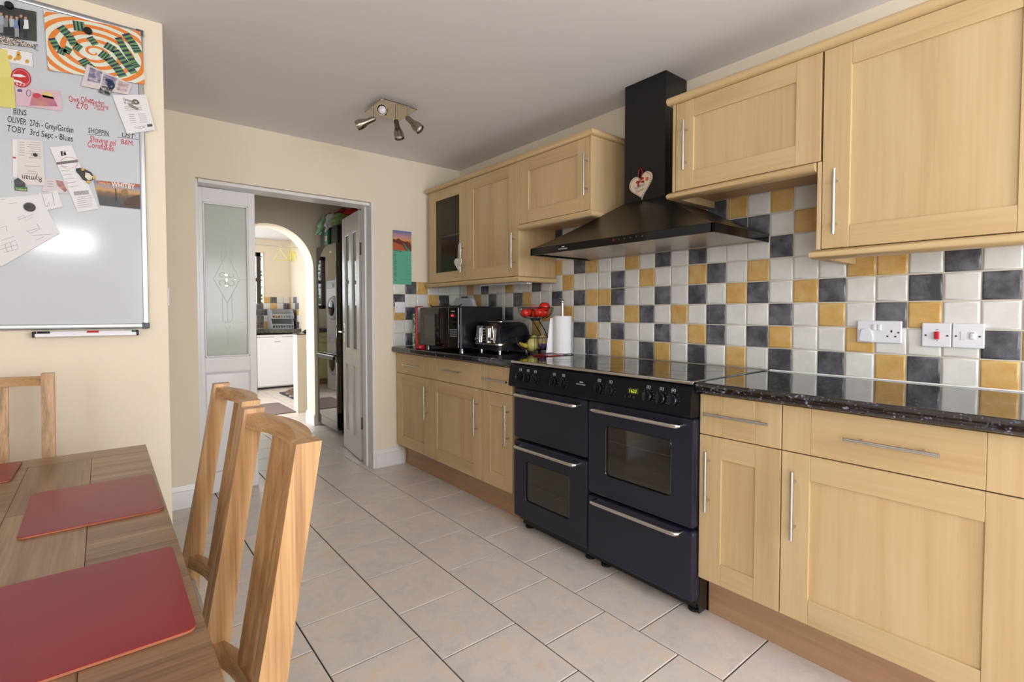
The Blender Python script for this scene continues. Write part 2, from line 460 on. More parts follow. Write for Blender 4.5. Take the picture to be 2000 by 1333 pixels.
# ---- skirting boards
def skirt(name, x0, x1, y, label, endl=False):
    prof = [(0, 0), (-.016, 0), (-.016, .085), (-.013, .098), (-.0125, .104), (-.0155, .108), (-.0145, .116), (-.008, .128), (-.006, .138), (0, .140)]
    b = MB().prism([(y + p[0], p[1]) for p in prof], 'x', x0, x1)
    return struct(name, b, M_GLOSSW, label, 'skirting board')
skirt('baseboard_left', -2.183, DX0, WY, 'short white moulded skirting left of the doorway')
skirt('baseboard_right', DX1 - .002, -.535, WY, 'short white moulded skirting between doorway and base cabinets')
b = MB().prism([(-1.06 + p[0], p[1]) for p in [(0, 0), (-.016, 0), (-.016, .085), (-.013, .1), (-.0155, .108), (-.008, .128), (0, .14)]], 'x', -3.95, -2.175)
struct('baseboard_nook', b, M_GLOSSW, 'white skirting below the whiteboard wall', 'skirting board')
b = MB().prism([(AX + AR - p[0] * -1, p[1]) for p in [(0, 0), (-.014, 0), (-.014, .1), (-.006, .125), (0, .13)]], 'y', 1.79, 2.07)
struct('baseboard_arch', b, M_GLOSSW, 'white skirting at the foot of the arch pier', 'skirting board')

# ---- door lining and the two door leaves
tr = thing('trim_1', 'white painted lining around the utility room doorway', None, (DX1, .1, 0)); tr['kind'] = 'structure'
ob('jamb', MB().box(DX1 - .022, DX1, WY - .005, .195, 0, DZ, .002), M_GLOSSW, tr)
ob('jamb', MB().box(DX0, DX0 + .018, .05, .195, 0, DZ, .002), M_GLOSSW, tr)
ob('head', MB().box(DX0 + .018, DX1 - .022, WY + .03, .195, DZ - .022, DZ, .002), M_GLOSSW, tr)
ob('door_stop', MB().box(DX1 - .034, DX1 - .022, .10, .14, 0, DZ - .022, .002), M_GLOSSW, tr)

# left leaf: frosted pane with clear etched figure above a raised panel
def frost_mat():
    m = bpy.data.materials.new('frosted_glass'); m.use_nodes = True; nt = m.node_tree
    b = nt.nodes['Principled BSDF']; b.inputs['Base Color'].default_value = lin('ebf0ec'); b.inputs['Roughness'].default_value = .12
    tl = nt.nodes.new('ShaderNodeBsdfTranslucent'); tl.inputs['Color'].default_value = lin('f0f6f1')
    mx = nt.nodes.new('ShaderNodeMixShader'); mx.inputs[0].default_value = .55
    nt.links.new(b.outputs[0], mx.inputs[1]); nt.links.new(tl.outputs[0], mx.inputs[2])
    nt.links.new(mx.outputs[0], nt.nodes['Material Output'].inputs['Surface'])
    return m
M_FROST = frost_mat()
LY0, LY1 = .15, .185
lx0, lx1 = -1.92, -1.575
d2 = thing('door_2', 'closed white door leaf with tall frosted pane etched with a diamond flower', 'door', ((lx0 + lx1) / 2, LY0, .008)); d2['kind'] = 'structure'
gx0, gx1, gz0, gz1 = -1.885, -1.617, .91, 1.927
qx0, qx1, qz0, qz1 = -1.893, -1.612, .14, .812
ob('stile', MB().box(lx0, gx0, LY0, LY1, .008, 2.02, .002), M_GLOSSW, d2)
ob('stile', MB().box(gx1, lx1, LY0, LY1, .008, 2.02, .002), M_GLOSSW, d2)
for z0_, z1_ in ((gz1, 2.02), (qz1, gz0), (.008, qz0)):
    ob('rail', MB().box(gx0, gx1, LY0, LY1, z0_, z1_, .0015), M_GLOSSW, d2)
bead = MB()
for (a0, a1, c0, c1) in ((gx0, gx1, gz0, gz0 + .012), (gx0, gx1, gz1 - .012, gz1), (gx0, gx0 + .012, gz0, gz1), (gx1 - .012, gx1, gz0, gz1)):
    bead.box(a0, a1, LY0 - .004, LY0 + .01, c0, c1, .004)
ob('glazing_bead', bead, M_GLOSSW, d2)
pane = ob('frosted_pane', MB().box(gx0 + .004, gx1 - .004, LY0 + .012, LY0 + .018, gz0 + .004, gz1 - .004), M_FROST, d2)
pb = MB().box(qx0 - .004, qx1 + .004, LY0 + .010, LY1 - .006, qz0 - .004, qz1 + .004)
vs = []
for (i_, y_) in ((0, LY0 + .010), (.012, LY0 + .001), (.016, LY0 + .006), (.05, LY0 + .002)):
    vs += [(qx0 + i_, y_, qz0 + i_), (qx1 - i_, y_, qz0 + i_), (qx1 - i_, y_, qz1 - i_), (qx0 + i_, y_, qz1 - i_)]
fs = [[i * 4 + k, i * 4 + (k + 1) % 4, i * 4 + 4 + (k + 1) % 4, i * 4 + 4 + k] for i in range(3) for k in range(4)] + [[12, 13, 14, 15]]
pb.raw(vs, fs)
ob('raised_panel', pb, M_GLOSSW, d2, smooth=15)
# etched lines: bright bevelled strips standing a hair proud of the pane
M_ETCH = mat('bevelled_clear_glass', 'eef2f0', .08, .1)
et = MB(); cxg = (gx0 + gx1) / 2 + .002; yg = LY0 + .0105; cz = 1.43
def ln(pts, w=.0022): et.tube([(cxg + p[0], yg, cz + p[1]) for p in pts], w, 6)
ln([(0, .40), (0, .33)]); ln([(0, .285), (0, .165)]); ln([(-.028, .24), (-.028, .11)]); ln([(.028, .24), (.028, .11)])
ln([(0, .165), (-.078, 0), (0, -.16)], .0024); ln([(0, .165), (.078, 0), (0, -.16)], .0024)
ln([(.078, 0), (.122, 0)]); ln([(-.1, -.29), (.1, -.29)], .0012)
ln([(-.028, -.10), (-.028, -.27)] + [(-.028 + .028 * (1 - math.cos(a)), -.27 - .02 * math.sin(a)) for a in (0.4, .9, 1.4)])
ln([(.028, -.10), (.028, -.27)] + [(.028 - .028 * (1 - math.cos(a)), -.27 - .02 * math.sin(a)) for a in (0.4, .9, 1.4)])
ln([(0, -.16), (0, -.29)]); ln([(0, -.34), (0, -.46)])
ln([(.014 * math.cos(a), -.315 + .02 * math.sin(a)) for a in [PI + PI * i / 8 for i in range(9)]])
ln([(.010 * math.cos(a), .31 + .022 * math.sin(a)) for a in [2 * PI * i / 12 for i in range(13)]])
for (ox, oz, r_, a0) in ((-.026, .028, .016, .3), (.026, .028, .016, 2.2), (-.026, -.026, .018, -.6), (.026, -.026, .018, 3.1)):
    ln([(ox + r_ * math.cos(a0 + i * .45), oz + r_ * math.sin(a0 + i * .45)) for i in range(12)], .0035)
for (ox, oz, a_, b_) in ((0, .03, .018, .016), (0, -.045, .015, .012), (-.05, 0, .012, .006), (.05, 0, .012, .006), (0, -.005, .012, .02)):
    et.ell((cxg + ox, yg, cz + oz), a_, .0015, b_, 14, 8)
ob('etched_figure', et, M_ETCH, pane, 'clear diamond and flower figure cut into the frosted pane')

# right leaf, standing open into the utility room
leaf = bpy.data.objects.new('door_3', None); COL.objects.link(leaf); leaf.location = (-.795, .25, .008); OFF[leaf.name] = Vector((0, 0, 0))
tag(leaf, 'open white door leaf with two narrow glass panes over two panels', 'door', kind='structure')
leaf.rotation_euler = (0, 0, -math.atan2(.062, .525))      # local +y runs along the leaf, local +x is its thickness
LW, LT, LH = .53, .038, 2.02
def lo(name, b, m=M_GLOSSW, par=None): return ob(name, b, m, par or leaf)
st = (.0, .085, .2225, .3075, .445, LW)
for a_, b_ in ((st[0], st[1]), (st[4], st[5])): lo('stile', MB().box(0, LT, a_, b_, 0, LH, .002))
lo('muntin', MB().box(0, LT, st[2], st[3], .16, 1.87, .002))
for z0_, z1_ in ((0, .16), (.76, .88), (1.87, LH)): lo('rail', MB().box(0.0005, LT - .0005, st[1], st[4], z0_, z1_, .001))
M_PANEG = mat('clear_pane', 'c9d2cf', .02, ior=1.7, alpha=.35)
for a_, b_ in ((st[1], st[2]), (st[3], st[4])):
    lo('pane', MB().box(.014, .022, a_ + .001, b_ - .001, .88, 1.87), M_PANEG)
    mb = MB()
    for z0_, z1_, in ((.88, 1.87), (.16, .76)):
        for q in ((a_, a_ + .012, z0_, z1_), (b_ - .012, b_, z0_, z1_), (a_, b_, z0_, z0_ + .012), (a_, b_, z1_ - .012, z1_)):
            mb.box(.003, .013, q[0], q[1], q[2], q[3], .004)
    lo('moulding', mb)
    lo('door_panel', MB().box(.012, .026, a_, b_, .16, .76))
for z_ in (.25, 1.66):
    hg = MB().cyl((LT + .004, -.006, z_), (LT + .004, -.006, z_ + .1), .006, 10).box(.004, LT, -.0018, .0005, z_, z_ + .1)
    lo('hinge', hg, M_CHROME)
hd = lo('door_handle', MB().box(-.006, 0, .445, .485, .93, 1.10, .002).cyl((-.05, .465, 1.03), (0, .465, 1.03), .009, 12).tube([(-.045, .465, 1.03), (-.05, .44, 1.03), (-.048, .36, 1.03)], .008, 10), M_CHROME)
hd2 = lo('door_handle', MB().box(LT, LT + .006, .445, .485, .93, 1.10, .002).cyl((LT, .465, 1.03), (LT + .05, .465, 1.03), .009, 12).tube([(LT + .045, .465, 1.03), (LT + .05, .44, 1.03), (LT + .048, .36, 1.03)], .008, 10), M_CHROME)

# ---- splashback tiles
M_TW = mat('tile_white', 'e2e1de', .13, col2='d8d7d3', nscale=14, rand=.025, ior=1.5)
M_TY = mat('tile_yellow', 'ca9e56', .14, col2='d5b276', nscale=16, rand=.05)
M_TK = mat('tile_charcoal', '44454c', .14, col2='7b7c86', nscale=11, rand=.12, ramp=(.4, .72))
M_GROUT = mat('wall_grout', 'cfc8ba', .9)
def wtile_mesh(m, face, var):
    rnd = random.Random(var * 7 + 3)
    b = MB(); h = .0500; vs = []
    jit = [(rnd.uniform(-.0009, .0004), rnd.uniform(-.0009, .0004)) for _ in range(8)]
    for (r, z) in ((h, 0), (h - .0002, .0042), (h - .0022, .0064), (h - .007, .007)):
        ring = [(-r, -r), (0, -r), (r, -r), (r, 0), (r, r), (0, r), (-r, r), (-r, 0)]
        for k, (u, v) in enumerate(ring):
            j = jit[k]; su = (u > 0) - (u < 0); sv = (v > 0) - (v < 0)
            vs.append((u + su * j[0], v + sv * j[1], z))
    n = 8; fs = [[i * n + k, i * n + (k + 1) % n, (i + 1) * n + (k + 1) % n, (i + 1) * n + k] for i in range(3) for k in range(n)]
    fs.append([24 + k for k in range(n)])
    b.raw([face @ Vector(v) for v in vs], fs)
    return _mesh('tile', b, Vector((0, 0, 0)), m, 60)
TM = {}
for fn, fm in (('x', FACE_MX), ('y', FACE_MY)):
    for c, m_ in (('W', M_TW), ('Y', M_TY), ('K', M_TK)):
        TM[fn + c] = [wtile_mesh(m_, fm, i) for i in range(3)]
def wtile(parent, fn, c, pos):
    o = bpy.data.objects.new('tile', random.choice(TM[fn + c])); COL.objects.link(o); o.parent = parent
    o.location = Vector(pos) - OFF[parent.name]
    r = random.uniform
    o.rotation_euler = (r(-.006, .006), r(-.006, .006), r(-.006, .006))
# rows from the worktop upwards, columns from the corner
YELLOW = [[16, 19, 23, 29, 32], [9, 14, 21, 25, 28, 33], [10, 12, 17, 20, 27, 30], [2, 8, 14, 15, 23, 26, 33],
          [1, 6, 12, 18, 21, 24, 28, 29], [11, 14, 17], [15, 20, 26], [16, 21, 23, 25]]
CHARCOAL = [[14, 18, 21, 25, 27, 30], [11, 13, 16, 19, 22, 24, 32], [6, 15, 18, 22, 25, 29], [4, 7, 11, 13, 16, 19, 21, 24, 27, 30, 32],
            [3, 9, 16, 22, 31, 33], [13, 19, 21, 25], [14, 19, 23, 24], [11, 15, 20, 22]]
ob('grout', MB().box(WX - .0035, WX + .002, -.0 + WY, -3.53, Z0 - .03, Z0 + 5 * P).box(WX - .0035, WX + .002, -1.138, -2.90, Z0 + 5 * P, Z0 + 8 * P), M_GROUT, wall_right)
for r_ in range(8):
    for i in (range(34) if r_ < 5 else range(11, 28)):
        c = 'Y' if i in YELLOW[r_] else 'K' if i in CHARCOAL[r_] else 'W'
        wtile(wall_right, 'x', c, (WX, -(i + .5) * P, Z0 + (r_ + .5) * P))
BROWS = [['W', 'W', 'W', 'Y', 'K', 'W'], ['W', 'K', 'W', 'W', 'W', 'W'], ['W', 'W', 'Y', 'W', 'K', 'Y'], ['W', 'K', 'Y', 'W', 'W', 'K'], ['W', 'W', 'W', 'Y', 'K', 'W']]
ob('grout', MB().box(-.622, WX, WY - .0035, WY + .002, Z0 - .03, Z0 + 5 * P), M_GROUT, wall_back)
for r_, row in enumerate(BROWS):
    for j, c in enumerate(row):
        wtile(wall_back, 'y', c, (-(j + .5) * P, WY, Z0 + (r_ + .5) * P))
# lobby splashback behind the freezer
def lobby_colour(r_, j): return ('W', 'Y', 'K', 'W', 'Y', 'W', 'K')[(r_ * 3 + j * 5 + r_ * j) % 7]
for r_ in range(5):
    for j in range(6):
        if r_ > 3 and j > 3: continue
        wtile(wall_far, 'y', lobby_colour(r_, j), (.1 - (j + .5) * P, 5.4, .95 + (r_ + .5) * P))
wur = bpy.data.objects['wall_utility_right']
for r_ in range(5):
    for j in range(5):
        wtile(wur, 'x', lobby_colour(r_ + 2, j + 1), (.1, 5.4 - (j + .5) * P, .95 + (r_ + .5) * P))
# ================================================================== CABINETS
XB = -.60     # front of the base doors
XW = -.33     # front of the wall doors
def bar_handle(parent, p0, p1, xf):
    """T-bar handle in front of the plane xf, from p0 to p1 given as (y, z)"""
    b = MB(); r = .006; xo = xf - .033
    b.cyl((xo, p0[0], p0[1]), (xo, p1[0], p1[1]), r, 14)
    for t in (.17, .83):
        y = p0[0] + (p1[0] - p0[0]) * t; z = p0[1] + (p1[1] - p0[1]) * t
        b.cyl((xo, y, z), (xf - .0005, y, z), .0045, 10)
    return ob('handle', b, M_STEEL, parent, 'brushed steel bar handle')
SW = .088
def shaker_door(parent, xf, ya, yb, z0, z1, hy=None, hz=None, sw=SW, rw=.082, glass=False):
    """door between y=ya (left, larger) and y=yb, front plane xf facing -x"""
    g = .0018; ya -= g; yb += g; z0 += g; z1 -= g; t = .02
    if glass:
        d = ob('glass_door', MB().box(xf + .009, xf + .013, yb + sw - .004, ya - sw + .004, z0 + rw - .004, z1 - rw + .004), M_DGLASS, parent, 'smoked glass pane')
    else:
        d = ob('door', MB().box(xf + .008, xf + t - .002, yb + sw - .004, ya - sw + .004, z0 + rw - .004, z1 - rw + .004), beech('z'), parent)
    for a_, c_ in ((ya - sw, ya), (yb, yb + sw)):
        ob('stile', MB().box(xf, xf + t, a_, c_, z0, z1, .0012, 1), beech('z'), d)
    for a_, c_ in ((z0, z0 + rw), (z1 - rw, z1)):
        ob('rail', MB().box(xf + .0004, xf + t, yb + sw + .0004, ya - sw - .0004, a_, c_, .0012, 1), beech('y'), d)
    if hy is not None: bar_handle(d, (hy, hz[0]), (hy, hz[1]), xf)
    return d
M_DGLASS = mat('smoked_glass', '2c2622', .03, ior=1.5, alpha=.45)
def drawer(parent, xf, ya, yb, z0, z1, h0, h1, hz):
    g = .0018; ya -= g; yb += g; z0 += g; z1 -= g; t = .02
    d = ob('drawer_front', MB().box(xf, xf + t, yb + SW + .0005, ya - SW - .0005, z0, z1, .0014, 1), beech('y'), parent)
    for a_, c_ in ((ya - SW, ya), (yb, yb + SW)):
        ob('drawer_end', MB().box(xf, xf + t, a_, c_, z0, z1, .0014, 1), beech('z'), d)
    bar_handle(d, (h0, hz), (h1, hz), xf)
M_CARC = mat('beech_carcass', 'c8a377', .5, col2='bb9468', nscale=6, nstretch=(1, 1, .1))
M_INNER = mat('carcass_inside', 'cfc3b0', .6)
def base_unit(label, ya, yb, hy, dh0, dh1, dhz=.816):
    t = thing('base_cabinet', label, 'cabinet', (-.3, (ya + yb) / 2, .0), 'base cabinets')
    ob('carcass', MB().box(XB + .022, -.02, ya - .001, yb + .001, .155, .897), M_CARC, t)
    shaker_door(t, XB, ya, yb, .166, .735, hy, (.446, .678))
    drawer(t, XB, ya, yb, .735, .893, dh0, dh1, dhz)
    for y_ in (ya - .06, yb + .06):
        ob('foot', MB().cyl((-.3, y_, 0), (-.3, y_, .155), .02, 10), M_BLACKM, t)
    return t
base_unit('beech base cabinet against the end wall, its worktop carrying the microwave', -.006, -.527, -.493, -.165, -.405, .811)
base_unit('wide beech base cabinet in the middle of the three left of the cooker', -.527, -1.147, -1.112, -.735, -.955, .822)
base_unit('narrow beech base cabinet directly left of the range cooker', -1.147, -1.449, -1.42, -1.2, -1.432, .811)
base_unit('narrow beech base cabinet directly right of the range cooker', -2.597, -2.902, -2.641, -2.631, -2.868, .821)
base_unit('wide beech base cabinet at the right edge below the light switches', -2.902, -3.505, -2.949, -3.094, -3.325, .815)
# plinths
def plinth(label, ya, yb):
    o = ob('plinth', MB().box(-.522, -.506, ya, yb, 0.0, .152, .001, 1), M_PLINTH); tag(o, label, 'plinth', 'kick boards')
plinth('pinkish beech kick board under the three cabinets left of the cooker', -.012, -1.452)
plinth('pinkish beech kick board under the cabinets right of the cooker', -2.600, -3.53)
# worktops
def worktop_mat():
    m = mat('black_speckled_worktop', '101015', .05, ior=1.85)
    nt = m.node_tree; b = nt.nodes['Principled BSDF']
    tc = nt.nodes.new('ShaderNodeTexCoord')
    n = nt.nodes.new('ShaderNodeTexNoise'); n.inputs['Scale'].default_value = 62; n.inputs['Detail'].default_value = 6
    n.inputs['Distortion'].default_value = .8
    v = nt.nodes.new('ShaderNodeTexVoronoi'); v.inputs['Scale'].default_value = 120
    nt.links.new(tc.outputs['Object'], n.inputs['Vector']); nt.links.new(tc.outputs['Object'], v.inputs['Vector'])
    mu = nt.nodes.new('ShaderNodeMath'); mu.operation = 'MULTIPLY_ADD'; mu.inputs[1].default_value = -.25
    nt.links.new(v.outputs['Distance'], mu.inputs[0]); nt.links.new(n.outputs['Fac'], mu.inputs[2])
    r = nt.nodes.new('ShaderNodeValToRGB'); e = r.color_ramp.elements
    e[0].position = .34; e[0].color = lin('0c0c12'); e[1].position = .60; e[1].color = lin('8a8b9b')
    q = e.new(.43); q.color = lin('1c1c25'); q = e.new(.51); q.color = lin('40414d')
    nt.links.new(mu.outputs[0], r.inputs[0]); nt.links.new(r.outputs[0], b.inputs['Base Color'])
    return m
M_TOP = worktop_mat()
def worktop(label, ya, yb):
    n = 6; r = .012; x0 = -.638; zt, zb = Z0, Z0 - .04
    prof = [(-.001, zb), (-.001, zt)] + [(x0 + r + r * math.cos(a), zt - r + r * math.sin(a)) for a in [PI / 2 + PI / 2 * i / n for i in range(n + 1)]] \
        + [(x0 + r + r * math.cos(a), zb + r + r * math.sin(a)) for a in [PI + PI / 2 * i / n for i in range(n + 1)]]
    o = ob('worktop', MB().prism(prof, 'y', ya, yb), M_TOP, smooth=40)
    tag(o, label, 'worktop', 'worktops')
worktop('black speckled worktop left of the cooker under the microwave and toaster', -.001, -1.488)
worktop('black speckled worktop right of the cooker below the sockets', -2.600, -3.53)
sl = MB().tube([(-.004, -.01, Z0 + .001), (-.004, -1.488, Z0 + .001)], .0045, 6).tube([(-.004, -2.60, Z0 + .001), (-.004, -3.53, Z0 + .001)], .0045, 6)
o = ob('sealant', sl, mat('white_sealant', 'f0f0ee', .35), wall_right); 

# ---- wall cabinets
def wall_unit(label, ya, yb, z0, z1, hy, hz, glass=False, endpanel=None):
    t = thing('wall_cabinet', label, 'cabinet', (-.16, (ya + yb) / 2, z0), 'wall cabinets')
    y1_, y0_ = ya - .001, yb + .001
    if glass:
        w = .016; b = MB()
        b.box(-.30, -.004, y1_ - w, y1_, z0, z1).box(-.30, -.004, y0_, y0_ + w, z0, z1)
        b.box(-.30, -.004, y0_, y1_, z0, z0 + w).box(-.30, -.004, y0_, y1_, z1 - w, z1).box(-.02, -.004, y0_, y1_, z0, z1)
        ob('carcass', b, M_CARC, t)
        ob('shelf', MB().box(-.28, -.02, y0_ + w, y1_ - w, z0 + .36, z0 + .376), M_INNER, t)
    else:
        ob('carcass', MB().box(XW + .022, -.004, y0_, y1_, z0, z1), M_CARC, t)
    shaker_door(t, XW, ya, yb, z0, z1, hy, hz, .088, .078, glass)
    if endpanel is not None:
        ya_, zb_ = endpanel
        ob('end_panel', MB().box(XW - .0, -.004, ya_, ya_ - .014, zb_, z1, .001, 1), beech('z'), t)
    return t
WT = 2.165
wall_unit('glazed beech wall cabinet in the corner with a smoked pane', -.056, -.587, 1.44, WT, -.556, (1.50, 1.715), True)
wall_unit('tall beech wall cabinet between the glazed one and the short one over the toaster', -.587, -1.168, 1.44, WT, -1.145, (1.492, 1.715), endpanel=(-1.169, 1.44))
wall_unit('short beech wall cabinet left of the cooker hood', -1.185, -1.776, 1.765, WT, -1.765, (1.842, 2.071), endpanel=(-1.777, 1.765))
wall_unit('short beech wall cabinet right of the cooker hood', -2.305, -2.912, 1.765, WT, -2.363, (1.848, 2.071), endpanel=(-2.289, 1.765))
wall_unit('tall beech wall cabinet at the right edge above the sockets', -2.916, -3.52, 1.44, WT, -2.966, (1.488, 1.721))
ob_ = bpy.data.objects
# exposed side of the tall right cabinet beside the short one
tallr = [o for o in ob_ if o.name.startswith('wall_cabinet')][-1]
ob('end_panel', MB().box(XW, -.004, -2.901, -2.915, 1.44, 1.764, .001, 1), beech('z'), tallr)

def moulding(name, label, path, z, h, out, cat, grp):
    """bullnose moulding swept along a path of (x, y) front corners; out is how far it stands forward of the path"""
    n = 8; b = MB(); rings = []
    prof = [(.03, -h / 2)] + [(-out + h / 2 - (h / 2) * math.sin(PI * i / n), -h / 2 * math.cos(PI * i / n)) for i in range(n + 1)] + [(.03, h / 2)]
    m = len(path); vs = []; fs = []
    for i in range(m):
        p = Vector(path[i]); 
        d0 = (Vector(path[i]) - Vector(path[i - 1])).normalized() if i > 0 else None
        d1 = (Vector(path[i + 1]) - Vector(path[i])).normalized() if i < m - 1 else None
        nrm = []
        for d in (d0, d1):
            if d is not None: nrm.append(Vector((-d.y, d.x)))
        if len(nrm) == 2:
            nn = (nrm[0] + nrm[1]); nn = nn / (nn.length_squared / 2)
        else: nn = nrm[0]
        for (u, w) in prof:
            q = p + nn * u; vs.append((q.x, q.y, z + h / 2 + w))
    k = len(prof)
    for i in range(m - 1):
        for j in range(k):
            fs.append([i * k + j, i * k + (j + 1) % k, (i + 1) * k + (j + 1) % k, (i + 1) * k + j])
    fs.append(list(range(k))); fs.append([(m - 1) * k + j for j in range(k)])
    b.raw(vs, fs)
    o = ob(name, b, beech('y'), smooth=50); tag(o, label, cat, grp); return o
# path runs so that the left-hand normal points to the wall (+x side inward)
G1, G2 = 'cornices', 'pelmets'
moulding('cornice', 'beech cornice along the top of the cabinets left of the hood', [(-.004, -1.791), (XW, -1.791), (XW, -.04)][::-1], WT, .034, .026, 'cornice', G1)
moulding('cornice', 'beech cornice along the top of the cabinets right of the hood', [(XW, -2.27), (XW, -3.53)], WT, .034, .026, 'cornice', G1)
moulding('pelmet', 'beech light pelmet under the glazed cabinet and its tall neighbour', [(XW, -.04), (XW, -1.183), (-.004, -1.183)], 1.404, .034, .02, 'pelmet', G2)
moulding('pelmet', 'beech light pelmet under the short cabinet left of the hood', [(XW, -1.19), (XW, -1.791), (-.004, -1.791)], 1.729, .034, .02, 'pelmet', G2)
moulding('pelmet', 'beech light pelmet under the short cabinet right of the hood', [(-.004, -2.289), (XW, -2.289), (XW, -2.897)], 1.729, .034, .02, 'pelmet', G2)
moulding('pelmet', 'beech light pelmet under the tall cabinet at the right edge', [(-.004, -2.902), (XW, -2.902), (XW, -3.53)], 1.404, .034, .02, 'pelmet', G2)
# strip light under the corner cabinets
t = thing('strip_light', 'slim white under-cabinet tube light above the microwave', 'light', (-.2, -.85, 1.40))
ob('housing', MB().box(-.225, -.18, -.57, -1.14, 1.412, 1.438, .004), M_WHITEP, t)
ob('tube', MB().cyl((-.203, -.60, 1.408), (-.203, -1.06, 1.408), .008, 12), mat('fluorescent_tube', 'e8e8ea', .2), t)
ob('end_cap', MB().box(-.225, -.18, -1.07, -1.14, 1.396, 1.414, .004), M_WHITEP, t)

# ================================================================== COOKER HOOD
M_HOOD = mat('black_hood_enamel', '0e0d0d', .28, ior=1.5)
M_HOODG = mat('black_hood_lip', '08080c', .1, ior=1.5)
M_FILT = mat('hood_filter', 'b5aea6', .32, .6)
t = thing('cooker_hood', 'black chimney cooker hood above the range cooker', 'cooker hood', (-.25, -2.037, 1.53))
hy0, hy1, hxf, hz0, hz1, hz2 = -1.487, -2.588, -.50, 1.530, 1.568, 1.795
cy0, cy1, cxf = -1.903, -2.157, -.19
b = MB().box(cxf, -.004, cy0, cy1, hz2 - .02, H - .001, .0015, 1)
ob('chimney', b, M_HOOD, t)
vs = [(-.006, hy0, hz1), (hxf, hy0, hz1), (hxf, hy1, hz1), (-.006, hy1, hz1)]
steps = 5
for i in range(1, steps + 1):
    s = i / steps; f = s
    vs += [(-.006, hy0 + (cy0 - hy0) * f, hz1 + (hz2 - hz1) * s ** 1.12), (hxf + (cxf - hxf) * f, hy0 + (cy0 - hy0) * f, hz1 + (hz2 - hz1) * s ** 1.12),
           (hxf + (cxf - hxf) * f, hy1 + (cy1 - hy1) * f, hz1 + (hz2 - hz1) * s ** 1.12), (-.006, hy1 + (cy1 - hy1) * f, hz1 + (hz2 - hz1) * s ** 1.12)]
fs = [[i * 4 + k, i * 4 + (k + 1) % 4, i * 4 + 4 + (k + 1) % 4, i * 4 + 4 + k] for i in range(steps) for k in range(4)]
fs += [[3, 2, 1, 0], [steps * 4 + k for k in range(4)]]
ob('canopy', MB().raw(vs, fs), M_HOOD, t)
lip = MB().box(hxf, hxf + .012, hy0, hy1, hz0, hz1, .002).box(hxf, -.006, hy0, hy0 - .012, hz0, hz1, .002).box(hxf, -.006, hy1, hy1 + .012, hz0, hz1, .002)
lp = ob('lip', lip, M_HOODG, t)
for k in range(3):
    a_ = hy0 - .03 + (hy1 - hy0 + .06) * k / 3; c_ = hy0 - .03 + (hy1 - hy0 + .06) * (k + 1) / 3
    ob('filter', MB().box(hxf + .03, -.03, a_ - .001, c_ + .001, hz0 + .008, hz0 + .016, .002), M_FILT, t, 'pale metal grease filter')
ob('rim', MB().box(hxf + .012, hxf + .03, hy0 - .012, hy1 + .012, hz0 + .006, hz0 + .014).box(-.03, -.006, hy0 - .012, hy1 + .012, hz0 + .004, hz0 + .014), M_FILT, t)
M_LOGO = mat('pale_print', 'cfcfd2', .5)
text('NEWWORLD', .011, (hxf - .0008, -1.713, 1.541), FACE_MX, M_LOGO, lp, 'logo')
ob('logo_mark', MB().box(hxf - .001, hxf, -1.737, -1.757, 1.5535, 1.558), M_LOGO, lp)
for k in range(6):
    y_ = -2.085 - k * .033
    ob('button', MB().cyl((hxf - .002, y_, 1.552), (hxf + .002, y_, 1.552), .006 if k == 0 else .0032, 10), mat('red_button', '5a1520', .3) if k == 0 else mat('hood_button', '4a4a50', .3), lp)

# heart sign hung on the chimney
def heart(w, h, n=28):
    pts = []
    for i in range(n * 2):
        a = 2 * PI * i / (n * 2)
        x = 16 * math.sin(a) ** 3; y = 13 * math.cos(a) - 5 * math.cos(2 * a) - 2 * math.cos(3 * a) - math.cos(4 * a)
        pts.append((x / 32 * w, (y + 17) / 29 * h))
    return pts
hx = cxf - .002
t = thing('heart_plaque', 'cream heart plaque with red ribbon on the hood chimney', 'plaque', (hx, -2.022, 1.80))
tilt = .22
def hp(p, dx=0.): # local heart plane -> world, tilted
    y, z = p; c, s = math.cos(tilt), math.sin(tilt); return (hx - dx, -2.022 - (y * c - z * s * .35), 1.797 + z * c + y * s)
pts = heart(.145, .135)
vs = [hp(p, 0) for p in pts] + [hp(p, .008) for p in pts]; n = len(pts)
b = MB().raw(vs, [[i, (i + 1) % n, n + (i + 1) % n, n + i] for i in range(n)] + [list(range(n)), [n + i for i in range(n)]])
body = ob('heart_board', b, mat('heart_cream', 'e3d3b2', .6, col2='d9c6b4', nscale=40), t)
for k in range(0, n, 1):
    p0 = Vector((pts[k][0], pts[k][1])); p0 = Vector((p0.x * .91, .065 + (p0.y - .065) * .91))
    if k == 0: st_ = MB()
    st_.raw([hp((p0.x - .0022, p0.y - .0022), .0085), hp((p0.x + .0022, p0.y - .0022), .0085), hp((p0.x + .0022, p0.y + .0022), .0085), hp((p0.x - .0022, p0.y + .0022), .0085)], [[0, 1, 2, 3]])
ob('stitch_border', st_, mat('heart_stitch', '8c4a55', .6), body)
M_RIB = mat('red_ribbon', 'a3121f', .45)
ob('ribbon', MB().tube([hp((.0, .10), .004), hp((-.014, .13), .004), hp((-.008, .165), .004), hp((.006, .166), .004), hp((.016, .135), .004), hp((.004, .10), .004)], .003, 6), M_RIB, t)
ob('bow', MB().ell(hp((-.014, .100), .011), .003, .012, .007).ell(hp((.014, .108), .011), .003, .012, .007).ell(hp((-.012, .084), .011), .003, .006, .010).ell(hp((.017, .090), .011), .003, .010, .006).ell(hp((0, .098), .012), .003, .005, .005), M_RIB, t)
ob('flower', MB().ell(hp((.042, .094), .0085), .001, .010, .011), mat('heart_flower', 'd2663a', .6), body)
M_HT = mat('heart_text', '7c8794', .6)
